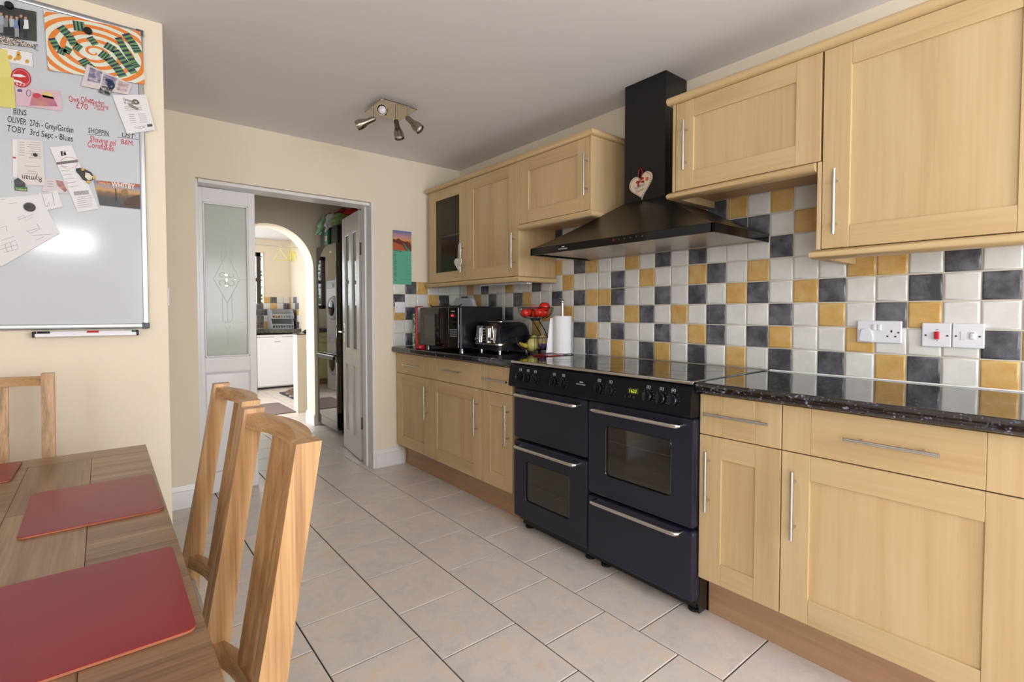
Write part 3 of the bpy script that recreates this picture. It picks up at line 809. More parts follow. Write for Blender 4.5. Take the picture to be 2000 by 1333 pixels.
text("Suzanne's", .022, hp((-.038, .068), .0088), FACE_MX, M_HT, body, 'lettering', rot=tilt, sx=.8)
text('Kitchen', .020, hp((-.030, .046), .0088), FACE_MX, M_HT, body, 'lettering', rot=tilt, sx=.8)

# white heart tag on the glazed door
t = thing('heart_tag', 'small white heart tag hanging from the glazed cabinet handle', 'ornament', (XW - .045, -.556, 1.515))
pts = heart(.094, .088); n = len(pts); hxw = XW - .046
vs = [(hxw, -.546 - p[0], 1.515 + p[1]) for p in pts] + [(hxw + .006, -.546 - p[0], 1.515 + p[1]) for p in pts]
hb = ob('heart_board', MB().raw(vs, [[i, (i + 1) % n, n + (i + 1) % n, n + i] for i in range(n)] + [list(range(n)), [n + i for i in range(n)]]), mat('white_wood', 'dedad2', .6), t)
ob('string', MB().tube([(hxw + .002, -.546, 1.595), (hxw + .001, -.55, 1.65), (XW - .046, -.556, 1.70), (XW - .030, -.558, 1.704), (XW - .02, -.556, 1.66), (hxw + .012, -.548, 1.60)], .002, 6), mat('white_string', 'dcd8d0', .8), t)
ob('faint_print', MB().box(hxw - .0006, hxw, -.526, -.566, 1.5745, 1.5755).box(hxw - .0006, hxw, -.520, -.572, 1.5625, 1.5635).box(hxw - .0006, hxw, -.524, -.568, 1.5505, 1.5515).box(hxw - .0006, hxw, -.533, -.559, 1.5385, 1.5395), M_HT, hb)

# ================================================================== RANGE COOKER
M_ENAM = mat('cooker_enamel', '212230', .34, spec=.4)
M_PANEL = mat('cooker_panel', '0d0e14', .34, spec=.22)
M_HOB = mat('hob_glass', '050507', .02, ior=3.2)
M_OVEN = mat('oven_glass', '191613', .05, ior=2.0, alpha=.8)
ck = thing('range_cooker', 'wide black range cooker with two ovens, grill and glass hob', 'cooker', (-.32, -2.047, 0))
ky0, ky1, ks = -1.495, -2.597, -2.046
XC = -.632
ob('body', MB().box(-.585, -.03, ky0 - .004, ky1 + .004, .045, .925, .002), M_BLACKM, ck)
ob('plinth', MB().box(-.575, -.53, ky0 - .02, ky1 + .02, .02, .07), M_BLACKM, ck)
hob = ob('hob', MB().box(-.645, -.028, ky0, ky1, .931, .9435, .003), M_HOB, ck, 'mirror black glass hob')
ob('hob_trim', MB().box(-.650, -.643, ky0, ky1, .930, .9425, .002), M_STEEL, hob); ob('hob_trim', MB().box(-.034, -.022, ky0, ky1, .93, .947, .002), M_STEEL, hob)
for (cx_, cy_, r_) in ((-.22, -1.70, .09), (-.46, -1.70, .075), (-.22, -2.05, .075), (-.46, -2.05, .1), (-.22, -2.4, .1), (-.46, -2.4, .075)):
    ob('cooking_zone', MB().tube([(cx_ + r_ * math.cos(a), cy_ + r_ * math.sin(a), .9434) for a in [2 * PI * i / 32 for i in range(32)]], .0006, 4, closed=True), mat('hob_ring', '3c3c42', .3), hob)
# sloping control panel
prof = [(-.585, .930), (-.637, .930), (-.655, .915), (-.668, .812), (-.662, .802), (-.585, .800)]
pn = ob('control_panel', MB().prism(prof, 'y', ky0, ky1 + .0005), M_PANEL, ck, smooth=25)
nv = Vector((-.103, 0, .013)).normalized()       # outward normal of the sloping face
def pnl(y, z, d=0.): x = -.655 - .013 * (.915 - z) / .103; return Vector((x, y, z)) + nv * d
ang = math.atan2(nv.z, -nv.x)
M_KNOB = mat('knob_black', '0f1016', .18, ior=1.5)
M_PRINT = mat('panel_print', 'b9b9bb', .5)
for i, y_ in enumerate((-1.587, -1.649, -1.706, -1.847, -1.911, -2.138, -2.203, -2.402, -2.465, -2.519)):
    z_ = .862; c = pnl(y_, z_, 0)
    kb = MB().cyl(c, c + nv * .012, .0235, 20, .022).cyl(c + nv * .012, c + nv * .014, .022, 20, .019)
    k_ = ob('knob', kb, M_KNOB, pn)
    # raised grip bar across the knob
    g_ = MB()
    up_ = Vector((-nv.z, 0, nv.x)) * -1; sd = Vector((0, 1, 0)); c1 = c + nv * .013
    q = []
    for (a_, w_, d_) in ((-.021, .007, 0), (.021, .007, 0), (.019, .0045, .014), (-.019, .0045, .014)):
        for s_ in (-1, 1): q.append(c1 + up_ * a_ + sd * w_ * s_ + nv * d_)
    g_.raw(q, [[0, 1, 3, 2], [2, 3, 5, 4], [4, 5, 7, 6], [6, 7, 1, 0], [0, 2, 4, 6], [1, 7, 5, 3]])
    ob('grip', g_, M_KNOB, k_)
    ring = MB()
    for a in range(10):
        th = -2.2 + a * .48; r_ = .029
        p_ = c + up_ * (r_ * math.cos(th)) + sd * (-r_ * math.sin(th)) + nv * .0006
        ring.cyl(p_, p_ + nv * .0004, .0011, 6)
    ob('dial_marks', ring, M_PRINT, k_)
    ic = MB(); pz = c + up_ * .038 + nv * .0006
    for s_ in (-1, 1):
        ic.cyl(pz + sd * .008 * s_ - up_ * .005, pz + sd * .008 * s_ + up_ * .005, .0009, 5)
        ic.cyl(pz + up_ * .005 * s_ - sd * .008, pz + up_ * .005 * s_ + sd * .008, .0009, 5)
    ic.cyl(pz - sd * .002, pz + sd * .003, .0018, 6)
    ob('symbol', ic, M_PRINT, k_)
ob('clock_display', MB().raw([pnl(-2.30, .862, .001), pnl(-2.355, .862, .001), pnl(-2.355, .887, .001), pnl(-2.30, .887, .001)], [[0, 1, 2, 3]]), M_BLACKG, pn)
M_LED = mat('green_digits', '2a3a10', .5, emit='c4d61a', estr=1.6)
text('1623', .020, pnl(-2.307, .867, .0018), FACE_MX, M_LED, pn, 'clock_digits', sx=1.0)
text('NEWWORLD', .0095, pnl(-2.000, .866, .001), FACE_MX, M_PRINT, pn, 'logo')
ob('logo_mark', MB().box(-.6628, -.6612, -2.022, -2.042, .8775, .8825), M_PRINT, pn)
for k in range(3):
    c = pnl(-2.290 - k * .023, .848, 0); ob('clock_button', MB().cyl(c, c + nv * .004, .006, 12), M_KNOB, pn)
c = pnl(-1.553, .858, 0); ob('ignition_mark', MB().cyl(c, c + nv * .001, .005, 10), M_PRINT, pn)

def oven_door(ya, yb, z0, z1, win=None, hz=None, name='oven_door'):
    g = .003
    out = rrect(yb + g, ya - g, z0 + g, z1 - g, .012, 4)
    b = MB()
    # rounded slab with a soft front edge
    lay = [(XC + .047, 0), (XC + .008, 0), (XC + .002, .003), (XC, .009)]
    cyc, czc = (ya + yb) / 2, (z0 + z1) / 2; n = len(out); vs = []
    for (x_, ins) in lay:
        for (y_, z_) in out:
            vs.append((x_, cyc + (y_ - cyc) * (1 - ins / abs(ya - yb) * 2), czc + (z_ - czc) * (1 - ins / abs(z1 - z0) * 2)))
    fs = [[i * n + k, i * n + (k + 1) % n, (i + 1) * n + (k + 1) % n, (i + 1) * n + k] for i in range(3) for k in range(n)]
    fs.append(list(range(n)))
    fr = [3 * n + k for k in range(n)]
    if win:
        wy0, wy1, wz0, wz1 = win
        wp = rrect(wy1, wy0, wz0, wz1, .016, 4); o_ = len(vs)
        vs += [(XC, p[0], p[1]) for p in wp]; vs += [(XC + .007, p[0], p[1]) for p in wp]
        for k in range(n):
            k2 = (k + 1) % n
            fs.append([3 * n + k, 3 * n + k2, o_ + k2, o_ + k]); fs.append([o_ + k, o_ + k2, o_ + n + k2, o_ + n + k])
    else: fs.append(fr)
    d = ob(name, b.raw(vs, fs), M_ENAM, ck, smooth=40)
    if win:
        ob('window', MB().raw([(XC + .0065, p[0], p[1]) for p in wp], [list(range(n))]), M_OVEN, d, 'dark oven window')
        ob('window_trim', MB().tube([(XC + .0005, p[0], p[1]) for p in wp], .0022, 6, closed=True), M_BLACKG, d)
    xo = XC - .042; a_, c_ = ya - .055, yb + .055
    ob('handle', MB().tube([(XC, a_, hz), (xo + .012, a_, hz), (xo + .003, a_ - .006, hz), (xo, a_ - .02, hz), (xo, c_ + .02, hz), (xo + .003, c_ + .006, hz), (xo + .012, c_, hz), (XC, c_, hz)], .0095, 12), M_STEEL, d, 'polished steel rail handle')
    return d
oven_door(ky0, ks, .512, .797, None, .762, 'grill_door')
oven_door(ky0, ks, .075, .505, (-1.598, -1.925, .182, .400), .478)
oven_door(ks, ky1, .357, .797, (-2.155, -2.492, .462, .692), .762)
oven_door(ks, ky1, .065, .350, None, .335, 'storage_drawer')
for z_ in (.535, .62): ob('oven_rack', MB().cyl((XC + .02, -2.165, z_), (XC + .02, -2.48, z_), .0025, 6), M_STEEL, ck)
for (y_, x_) in ((ky0 - .05, -.55), (ks + .05, -.55), (ks - .05, -.55), (ky1 + .04, -.55), (ky0 - .05, -.1), (ky1 + .04, -.1)):
    ob('foot', MB().cyl((x_, y_, 0), (x_, y_, .012), .026, 14).cyl((x_, y_, .012), (x_, y_, .05), .012, 10), M_RUBBER, ck)
ob('side_panel', MB().box(-.585, -.03, ky1 + .0005, ky1 + .005, .012, .93), M_BLACKG, ck)
# ================================================================== SOCKETS AND SWITCHES
def socket_plate(t, ya, yb, z0, z1, d=.011):
    return ob('plate', MB().box(-d, -.0005, ya, yb, z0, z1, .003), M_WHITEP, t)
M_SLOT = mat('socket_slot', '1a1a20', .6)
M_SCREW = mat('screw_head', '77787c', .3, 1)
t = thing('double_socket', 'white double power socket with a plug guard on the splashback', 'socket', (-.005, -3.017, 1.086), 'wall plates')
pl = socket_plate(t, -2.944, -3.091, 1.087, 1.174)
ob('plug_cover', MB().prism([(-2.951, 1.101), (-2.954, 1.094), (-2.965, 1.0905), (-2.992, 1.0915), (-3.0, 1.097), (-3.001, 1.107), (-2.994, 1.135), (-2.984, 1.143), (-2.968, 1.143), (-2.958, 1.136)], 'x', -.017, -.010, .002), M_WHITEP, t, 'white rounded plug-in cover')
for y_ in (-3.003, -3.020): ob('rocker', MB().box(-.0155, -.010, y_ + .0065, y_ - .0065, 1.136, 1.160, .002), M_WHITEP, t)
ob('pin_slots', MB().box(-.0114, -.0108, -3.056, -3.0615, 1.129, 1.138).box(-.0114, -.0108, -3.043, -3.050, 1.111, 1.116).box(-.0114, -.0108, -3.068, -3.075, 1.111, 1.116), M_SLOT, t)
ob('screw', MB().cyl((-.0118, -3.081, 1.129), (-.0108, -3.081, 1.129), .0035, 10), M_SCREW, t)
t = thing('cooker_switch', 'white cooker switch plate with a red rocker', 'switch', (-.005, -3.194, 1.079), 'wall plates')
socket_plate(t, -3.152, -3.237, 1.080, 1.168)
ob('rocker', MB().box(-.019, -.010, -3.190, -3.204, 1.108, 1.137, .002), mat('red_rocker', 'c41f2c', .3), t, 'red rocker')
ob('print', MB().box(-.0113, -.0108, -3.193, -3.201, 1.1425, 1.1445).box(-.0113, -.0108, -3.194, -3.200, 1.101, 1.103), M_SLOT, t)
for y_ in (-3.164, -3.226): ob('screw', MB().cyl((-.0118, y_, 1.122), (-.0108, y_, 1.122), .0035, 10), M_SCREW, t)
t = thing('fused_switch', 'white fused switch plate right of the red cooker switch', 'switch', (-.005, -3.281, 1.079), 'wall plates')
socket_plate(t, -3.239, -3.325, 1.080, 1.168)
ob('rocker', MB().box(-.017, -.010, -3.288, -3.301, 1.112, 1.137, .002), M_WHITEP, t)
ob('fuse_holder', MB().box(-.0125, -.010, -3.262, -3.277, 1.108, 1.140, .001), M_WHITEP, t)
ob('neon_mark', MB().box(-.0174, -.0168, -3.290, -3.299, 1.1335, 1.1355), mat('red_mark', 'b03038', .4), t)
for y_ in (-3.250, -3.313): ob('screw', MB().cyl((-.0118, y_, 1.122), (-.0108, y_, 1.122), .0035, 10), M_SCREW, t)
t = thing('light_switch', 'square white light switch on the end wall under the calendar', 'switch', (-.567, -.004, 1.204), 'wall plates')
ob('plate', MB().box(-.611, -.524, -.009, -.0005, 1.203, 1.290, .003), M_WHITEP, t)
ob('rocker', MB().box(-.574, -.561, -.013, -.008, 1.235, 1.258, .002), M_WHITEP, t)
for x_ in (-.597, -.538): ob('screw', MB().cyl((x_, -.0098, 1.247), (x_, -.0088, 1.247), .003, 8), M_SCREW, t)

# ---- calendar
t = thing('wall_calendar', 'slim wall calendar with mountain road picture over green date column', 'calendar', (-.543, -.002, 1.43))
M_CALG = mat('calendar_green', '5fae92', .7)
ob('sheet', MB().box(-.622, -.463, -.004, -.0015, 1.430, 1.852), M_CALG, t)
def sunset_mat(name, cols, axis='z', z0=0., z1=1., rough=.5):
    m = bpy.data.materials.new(name); m.use_nodes = True; nt = m.node_tree; b = nt.nodes['Principled BSDF']; b.inputs['Roughness'].default_value = rough
    tc = nt.nodes.new('ShaderNodeTexCoord'); sp = nt.nodes.new('ShaderNodeSeparateXYZ'); nt.links.new(tc.outputs['Generated'], sp.inputs[0])
    ns = nt.nodes.new('ShaderNodeTexNoise'); ns.inputs['Scale'].default_value = 6; nt.links.new(tc.outputs['Generated'], ns.inputs['Vector'])
    ma = nt.nodes.new('ShaderNodeMath'); ma.operation = 'MULTIPLY_ADD'; ma.inputs[1].default_value = .22
    sb = nt.nodes.new('ShaderNodeMath'); sb.operation = 'SUBTRACT'; sb.inputs[1].default_value = .11
    nt.links.new(ns.outputs['Fac'], ma.inputs[0]); nt.links.new(sp.outputs[2], sb.inputs[0]); nt.links.new(sb.outputs[0], ma.inputs[2])
    r = nt.nodes.new('ShaderNodeValToRGB'); el = r.color_ramp.elements
    el[0].position = cols[0][0]; el[0].color = lin(cols[0][1]); el[1].position = cols[-1][0]; el[1].color = lin(cols[-1][1])
    for p_, c_ in cols[1:-1]: e_ = el.new(p_); e_.color = lin(c_)
    nt.links.new(ma.outputs[0], r.inputs[0]); nt.links.new(r.outputs[0], b.inputs['Base Color'])
    return m
pic = ob('picture', MB().box(-.622, -.463, -.0046, -.004, 1.697, 1.852), sunset_mat('calendar_sky', [(0, '9c4a2e'), (.45, 'b0673c'), (.55, 'd99a55'), (.72, 'b98d98'), (1, '5a6e9c')]), t)
def flat_y(poly, y, th=.0006): return MB().prism(poly, 'y', y - th, y)
ob('hills', flat_y([(-.622, 1.697), (-.622, 1.785), (-.60, 1.778), (-.575, 1.792), (-.555, 1.778), (-.52, 1.768), (-.49, 1.772), (-.463, 1.74), (-.463, 1.697)], -.0047), mat('hill_brown', '6a2f22', .6), pic)
ob('road', flat_y([(-.50, 1.697), (-.47, 1.697), (-.535, 1.76), (-.54, 1.76)], -.0054), mat('road_teal', '4b8378', .6), pic)
ob('sand', flat_y([(-.622, 1.697), (-.505, 1.697), (-.545, 1.74), (-.622, 1.76)], -.0054), mat('sand_orange', 'b4572f', .6), pic)
cal = MB()
for k in range(31):
    if k % 7 == 6: continue
    z_ = 1.676 - k * .0074; cal.box(-.613, -.613 + (.016 if k % 3 else .021), -.0046, -.004, z_, z_ + .0022)
cal.box(-.613, -.55, -.0046, -.004, 1.688, 1.693)
for k, z_ in enumerate((1.63, 1.58, 1.535, 1.512, 1.47)): cal.box(-.50 if k < 4 else -.555, -.475, -.0046, -.004, z_, z_ + .0012)
ob('date_print', cal, M_INK, t)

# ================================================================== WORKTOP THINGS
ZT = Z0 + .0005
# microwave
mw = thing('microwave', 'black microwave oven in the corner of the left worktop', 'microwave', (-.31, -.475, ZT))
mx0, my0, my1, mz0, mz1 = -.485, -.215, -.745, ZT + .016, 1.246
ob('body', MB().box(mx0, -.115, my0, my1, mz0, mz1, .006), mat('microwave_body', '15161c', .3), mw)
dr = ob('door', MB().box(mx0 - .02, mx0 - .001, my0, my1 + .125, mz0 + .004, mz1 - .004, .004), M_BLACKG, mw)
ob('window', MB().box(mx0 - .0206, mx0 - .0195, my0 - .07, my1 + .195, mz0 + .06, mz1 - .055, .0), mat('microwave_window', '26282c', .05, ior=1.7), dr, 'grey reflective window')
cp = ob('control_panel', MB().box(mx0 - .02, mx0 - .001, my1 + .122, my1, mz0 + .004, mz1 - .004, .004), M_BLACKG, mw)
ob('display', MB().box(mx0 - .0208, mx0 - .0198, my1 + .095, my1 + .035, mz1 - .072, mz1 - .046), mat('red_display', '300508', .4), cp)
text('4:23', .020, (mx0 - .0214, my1 + .090, mz1 - .067), FACE_MX, mat('red_digits', '400', .5) if 0 else mat('red_digits', '50060c', .5, emit='ff2a3a', estr=3.0), cp, 'clock_digits')
ob('logo', MB().box(mx0 - .0210, mx0 - .0198, my1 + .085, my1 + .042, mz1 - .034, mz1 - .027), M_PRINT, cp)
ob('dial', MB().cyl((mx0 - .034, my1 + .062, mz1 - .105), (mx0 - .02, my1 + .062, mz1 - .105), .022, 24, .023), M_BLACKG, cp)
bt = MB()
for r_ in range(4):
    for c_ in range(4): bt.box(mx0 - .0222, mx0 - .0198, my1 + .102 - c_ * .023, my1 + .086 - c_ * .023, mz1 - .155 - r_ * .015, mz1 - .163 - r_ * .015)
ob('keypad', bt, mat('keypad_grey', '8d8d92', .5), cp)
for (x_, y_) in ((mx0 + .03, my0 - .04), (mx0 + .03, my1 + .03), (-.15, my0 - .04), (-.15, my1 + .03)):
    ob('foot', MB().cyl((x_, y_, ZT), (x_, y_, mz0 + .002), .016, 12, .018), M_STEEL, mw)
# grill tray with curled feet lying on the microwave, and the router behind it
tr_ = MB().tube([(-.46, -.30, 1.262), (-.46, -.33, 1.2515), (-.46, -.45, 1.2515), (-.46, -.52, 1.268), (-.46, -.59, 1.2515), (-.46, -.68, 1.2515), (-.46, -.72, 1.262)], .0045, 8).box(-.47, -.20, -.31, -.70, 1.2465, 1.2505)
o = ob('rubber_mat', tr_, M_BLACKM); tag(o, 'thin black mat with upturned front edge on top of the microwave', 'mat')
rt_ = thing('router', 'pale grey wireless router standing behind the microwave top', 'router', (-.18, -.36, 1.2515))
prof = [(-.185, 1.2515), (-.205, 1.262), (-.225, 1.30), (-.245, 1.322), (-.45, 1.322), (-.47, 1.30), (-.488, 1.262), (-.50, 1.2515)]
ob('case', MB().prism(prof, 'x', -.20, -.165, .006), mat('router_grey', 'b5b9c4', .45), rt_)
ob('lights', MB().cyl((-.2015, -.34, 1.305), (-.199, -.34, 1.305), .0018, 6).cyl((-.2015, -.355, 1.305), (-.199, -.355, 1.305), .0018, 6).cyl((-.2015, -.37, 1.305), (-.199, -.37, 1.305), .0018, 6), M_INK, rt_)
ob('aerial_slot', MB().box(-.19, -.17, -.31, -.37, 1.318, 1.332, .002), M_BLACKM, rt_)
# red tray and green book beside the microwave
rd = thing('upright_stand', 'red upright stand at the left end of the microwave', 'stand', (-.585, -.37, ZT))
M_REDP = mat('red_plastic', 'a5142a', .35)
ob('post', MB().box(-.613, -.600, -.336, -.356, ZT + .03, 1.244, .003), M_REDP, rd)
ob('top_arm', MB().box(-.613, -.600, -.336, -.435, 1.244, 1.253, .002), M_REDP, rd)
ob('foot', MB().box(-.625, -.575, -.340, -.420, ZT, ZT + .032, .010), M_REDP, rd)
bk = thing('book', 'slim green and white book on end beside the red stand', 'book', (-.60, -.309, ZT))
ob('cover', MB().box(-.612, -.590, -.292, -.326, ZT, 1.195, .002), mat('book_green', '3c6d58', .5, col2='c9d2c8', nscale=30, ramp=(.45, .55)), bk)
ob('pages', MB().box(-.609, -.593, -.296, -.322, ZT + .001, 1.1965), M_PAPER, bk)
# toaster
ts = thing('toaster', 'black and chrome four-slice toaster between microwave and fruit basket', 'toaster', (-.22, -.90, ZT))
tx0, tx1, ty0, ty1 = -.385, -.07, -.765, -1.04
def taper(z0, z1, ins0, ins1, r, n=4):
    vs = []; 
    layers = [(z0, ins0, r), (z0 + .004, ins0 - .002, r), (z1 - .03, ins0 + (ins1 - ins0) * .7, r), (z1 - .010, ins1 * .98 + .004, r), (z1, ins1 + .02, r * .9)]
    rings = []
    for (z, i_, rr_) in layers:
        p_ = rrect(tx0 + i_, tx1 - i_, ty1 + i_, ty0 - i_, rr_, n); rings.append([(q[0], q[1], z) for q in p_])
    m = len(rings[0]); vs = [q for rg in rings for q in rg]
    fs = [[i * m + k, i * m + (k + 1) % m, (i + 1) * m + (k + 1) % m, (i + 1) * m + k] for i in range(len(rings) - 1) for k in range(m)]
    fs += [list(range(m))[::-1], [(len(rings) - 1) * m + k for k in range(m)]]
    return MB().raw(vs, fs)
M_TOAST = mat('toaster_black', '14161d', .16, ior=1.5)
ob('body', taper(ZT + .055, 1.142, .004, .036, .03), M_TOAST, ts, smooth=50)
ob('base', MB().prism(rrect(tx0 + .008, tx1 - .008, ty1 + .008, ty0 - .008, .03), 'z', ZT + .014, ZT + .055), M_BLACKM, ts)
ob('chrome_band', MB().prism(rrect(tx0 - .003, tx1 + .003, ty1 - .003, ty0 + .003, .033), 'z', ZT + .05, ZT + .060), M_CHROME, ts)
fp = ob('front_plate', MB().prism([(ty0 - .03, ZT + .062), (ty1 + .03, ZT + .062), (ty1 + .05, 1.118), (ty0 - .05, 1.118)], 'x', tx0 - .012, tx0 + .03, .004), M_CHROME, ts)
ob('front_centre', MB().box(tx0 - .014, tx0, (ty0 + ty1) / 2 + .022, (ty0 + ty1) / 2 - .022, ZT + .066, 1.112, .002), M_BLACKG, fp)
for s_ in (-1, 1):
    yc = (ty0 + ty1) / 2 + s_ * .048
    ob('lever', MB().prism([(yc - .018, 1.105), (yc + .018, 1.105), (yc + .009, 1.0), (yc - .009, 1.0)], 'x', tx0 - .026, tx0 - .010, .004), M_CHROME, fp)
    ob('dial', MB().cyl((tx0 - .012, yc + s_ * .028, ZT + .088), (tx0 - .030, yc + s_ * .028, ZT + .088), .014, 20, .012), M_CHROME, fp)
for k in range(4): ob('button', MB().box(tx0 - .018, tx0 - .013, (ty0 + ty1) / 2 + .014, (ty0 + ty1) / 2 - .014, ZT + .072 + k * .02, ZT + .082 + k * .02, .002), M_CHROME, fp)
ob('badge', MB().box(tx0 - .016, tx0 - .013, (ty0 + ty1) / 2 + .012, (ty0 + ty1) / 2 - .012, 1.092, 1.100, .001), M_LOGO, fp)
ob('top_deck', MB().prism(rrect(tx0 + .06, tx1 - .06, ty1 + .06, ty0 - .06, .02), 'z', 1.140, 1.1465), M_STEEL, ts)
for s_ in (-1, 1):
    for q_ in (-1, 1):
        yc = (ty0 + ty1) / 2 + s_ * .045; ob('slot', MB().box(tx0 + .075, tx1 - .075, yc + q_ * .018 + .009, yc + q_ * .018 - .009, 1.1455, 1.1475), M_RUBBER, ts)
for x_ in (tx0 + .04, tx1 - .04):
    for y_ in (ty0 - .035, ty1 + .035): ob('foot', MB().cyl((x_, y_, ZT), (x_, y_, ZT + .016), .011, 12), M_STEEL, ts)
# two tier wire fruit basket
fb = thing('fruit_basket', 'two-tier black wire fruit basket beside the paper towel', 'fruit basket', (-.17, -1.165, ZT))
M_WIRE = mat('black_wire', '141416', .4, .4)
bcx, bcy = -.17, -1.165
def bowl(zr, zb, R_, rb, cx_, cy_):
    b = MB()
    b.tube([(cx_ + R_ * math.cos(a), cy_ + R_ * math.sin(a), zr) for a in [2 * PI * i / 36 for i in range(36)]], .0024, 6, closed=True)
    b.tube([(cx_ + rb * math.cos(a), cy_ + rb * math.sin(a), zb) for a in [2 * PI * i / 24 for i in range(24)]], .002, 6, closed=True)
    for k in range(16):
        a = 2 * PI * k / 16
        pts = []
        for i in range(7):
            s = i / 6; th = s * PI / 2
            r_ = rb + (R_ - rb) * math.sin(th); z_ = zb + (zr - zb) * (1 - math.cos(th))
            pts.append((cx_ + r_ * math.cos(a), cy_ + r_ * math.sin(a), z_))
        b.tube(pts, .0015, 5)
    for k in range(4):
        a = PI * k / 4; b.cyl((cx_ - rb * math.cos(a), cy_ - rb * math.sin(a), zb), (cx_ + rb * math.cos(a), cy_ + rb * math.sin(a), zb), .0014, 5)
    return b
ob('lower_bowl', bowl(1.045, ZT + .022, .132, .06, bcx, bcy), M_WIRE, fb)
ob('upper_bowl', bowl(1.237, 1.168, .118, .05, bcx, bcy), M_WIRE, fb)
for s_ in (-.014, .022):
    pts = []
    for i in range(12):
        q = i / 11; z_ = .99 + (1.166 - .99) * q; off = .075 * math.cos(q * PI / 2) - .012
        pts.append((bcx + off * .78 + s_, bcy - off * .63 - s_ * .6, z_))
    pts = [(pts[0][0] + .008, pts[0][1] - .006, ZT + .022)] + pts
    ob('stem', MB().tube(pts, .003, 8), M_WIRE, fb)
ob('collar', MB().cyl((bcx, bcy, 1.152), (bcx, bcy, 1.168), .03, 16, .036), mat('dark_collar', '23262c', .4), fb)
for k in range(3):
    a = 2 * PI * k / 3 + .4; ob('foot', MB().cyl((bcx + .055 * math.cos(a), bcy + .055 * math.sin(a), ZT), (bcx + .055 * math.cos(a), bcy + .055 * math.sin(a), ZT + .023), .005, 8), M_WIRE, fb)
# fruit
M_TOM = mat('tomato_red', 'd01f1a', .25, col2='e0402a', nscale=10)
for i, (dx, dy, z_, r_) in enumerate(((-.06, .03, 1.205, .034), (-.01, -.05, 1.207, .035), (.055, -.02, 1.206, .036), (.005, .055, 1.206, .034), (.04, -.045, 1.245, .036), (.005, .005, 1.198, .03))):
    b = MB().lathe([(0, -.86 * r_), (.5 * r_, -.8 * r_), (.9 * r_, -.42 * r_), (r_, 0), (.9 * r_, .45 * r_), (.55 * r_, .76 * r_), (.2 * r_, .76 * r_), (0, .68 * r_)], (bcx + dx, bcy + dy, z_), 18)
    tt = ob('tomato', b, M_TOM, smooth=60)
    tag(tt, ['red tomato at the left of the upper basket', 'red tomato at the front of the upper basket', 'red tomato at the right of the upper basket', 'red tomato at the back of the upper basket', 'red tomato heaped highest in the upper basket', 'red tomato in the centre bottom of the upper basket'][i], 'tomato', 'tomatoes in the upper basket')
ps = ob('plastic_film', MB().ell((bcx - .012, bcy + .0, 1.244), .038, .03, .014, 12, 8), mat('red_net_film', 'd8838a', .2, alpha=.55)); tag(ps, 'crumpled clear film lying over the tomatoes', 'packaging')
def pear(cx_, cy_, z_, s, M=None): return MB().lathe([(0, -.052 * s), (.02 * s, -.05 * s), (.036 * s, -.03 * s), (.040 * s, -.01 * s), (.034 * s, .015 * s), (.022 * s, .038 * s), (.015 * s, .052 * s), (.006 * s, .058 * s), (0, .058 * s)], (cx_, cy_, z_), 18, 'z', M)
M_PEAR = mat('pear_green', 'b9b25a', .4, col2='c9c07a', nscale=14)
o = ob('pear', pear(bcx - .035, bcy - .01, 1.003, 1.0, Matrix.Rotation(.35, 3, 'Y')), M_PEAR, smooth=60); tag(o, 'plump green pear in the middle of the lower basket', 'pear', 'fruit in the lower basket')
b = MB().tube([(bcx - .095, bcy + .05, 1.008), (bcx - .085, bcy + .03, .992), (bcx - .075, bcy + .005, .988), (bcx - .062, bcy - .035, .992)], [.006, .015, .016, .007], 10)
o = ob('banana', b, mat('banana_yellow', 'c9b23a', .45), smooth=60); tag(o, 'short yellow banana at the left of the lower basket', 'banana')
tu = thing('turnip', 'cream and purple turnip at the right of the lower basket', 'turnip', (bcx + .035, bcy - .03, .965))
ob('root', MB().lathe([(0, -.034), (.02, -.03), (.034, -.012), (.037, .004)], (bcx + .038, bcy - .032, .998), 18), mat('turnip_purple', '6d4a86', .4, col2='a98fb8', nscale=30), tu, 'purple half', 60)
ob('crown', MB().lathe([(.037, .004), (.034, .03), (.027, .048), (.018, .056), (.006, .062), (.004, .08), (0, .08)], (bcx + .038, bcy - .032, .998), 18), mat('turnip_cream', 'd2c08c', .45), tu, 'cream half', 60)
# paper towel on its stand
pt = thing('paper_towel_stand', 'white paper towel roll on a steel stand by the cooker', 'paper towel', (-.15, -1.395, ZT))
pcx, pcy = -.15, -1.395
ob('base', MB().lathe([(.072, 0), (.075, .004), (.072, .010), (.0, .012)], (pcx, pcy, ZT), 32), M_CHROME, pt)
ob('rod', MB().cyl((pcx, pcy, ZT + .01), (pcx, pcy, 1.275), .009, 14).ell((pcx, pcy, 1.277), .0125, .0125, .0125, 14, 10), M_STEEL, pt)
M_TOWEL = mat('paper_towel', 'e9e8ec', .9, bump=.15, bscale=260)
rl = ob('roll', MB().lathe([(.02, 0), (.058, 0), (.058, .232), (.02, .232)], (pcx, pcy, ZT + .013), 36), M_TOWEL, pt)
ob('loose_sheet', MB().raw([(pcx - .045, pcy + .037, 1.175), (pcx - .047, pcy + .036, ZT + .015), (pcx - .088, pcy + .055, ZT + .014), (pcx - .062, pcy + .045, 1.17)], [[0, 1, 2, 3]]), M_TOWEL, pt)
# red phone-like slab on the worktop edge
o = ob('notebook', MB().box(-.33, -.235, -1.315, -1.470, ZT, ZT + .009, .002, M=None), mat('dark_red_cover', '7d1a20', .3)); tag(o, 'small dark red notebook lying in front of the paper towel', 'notebook')

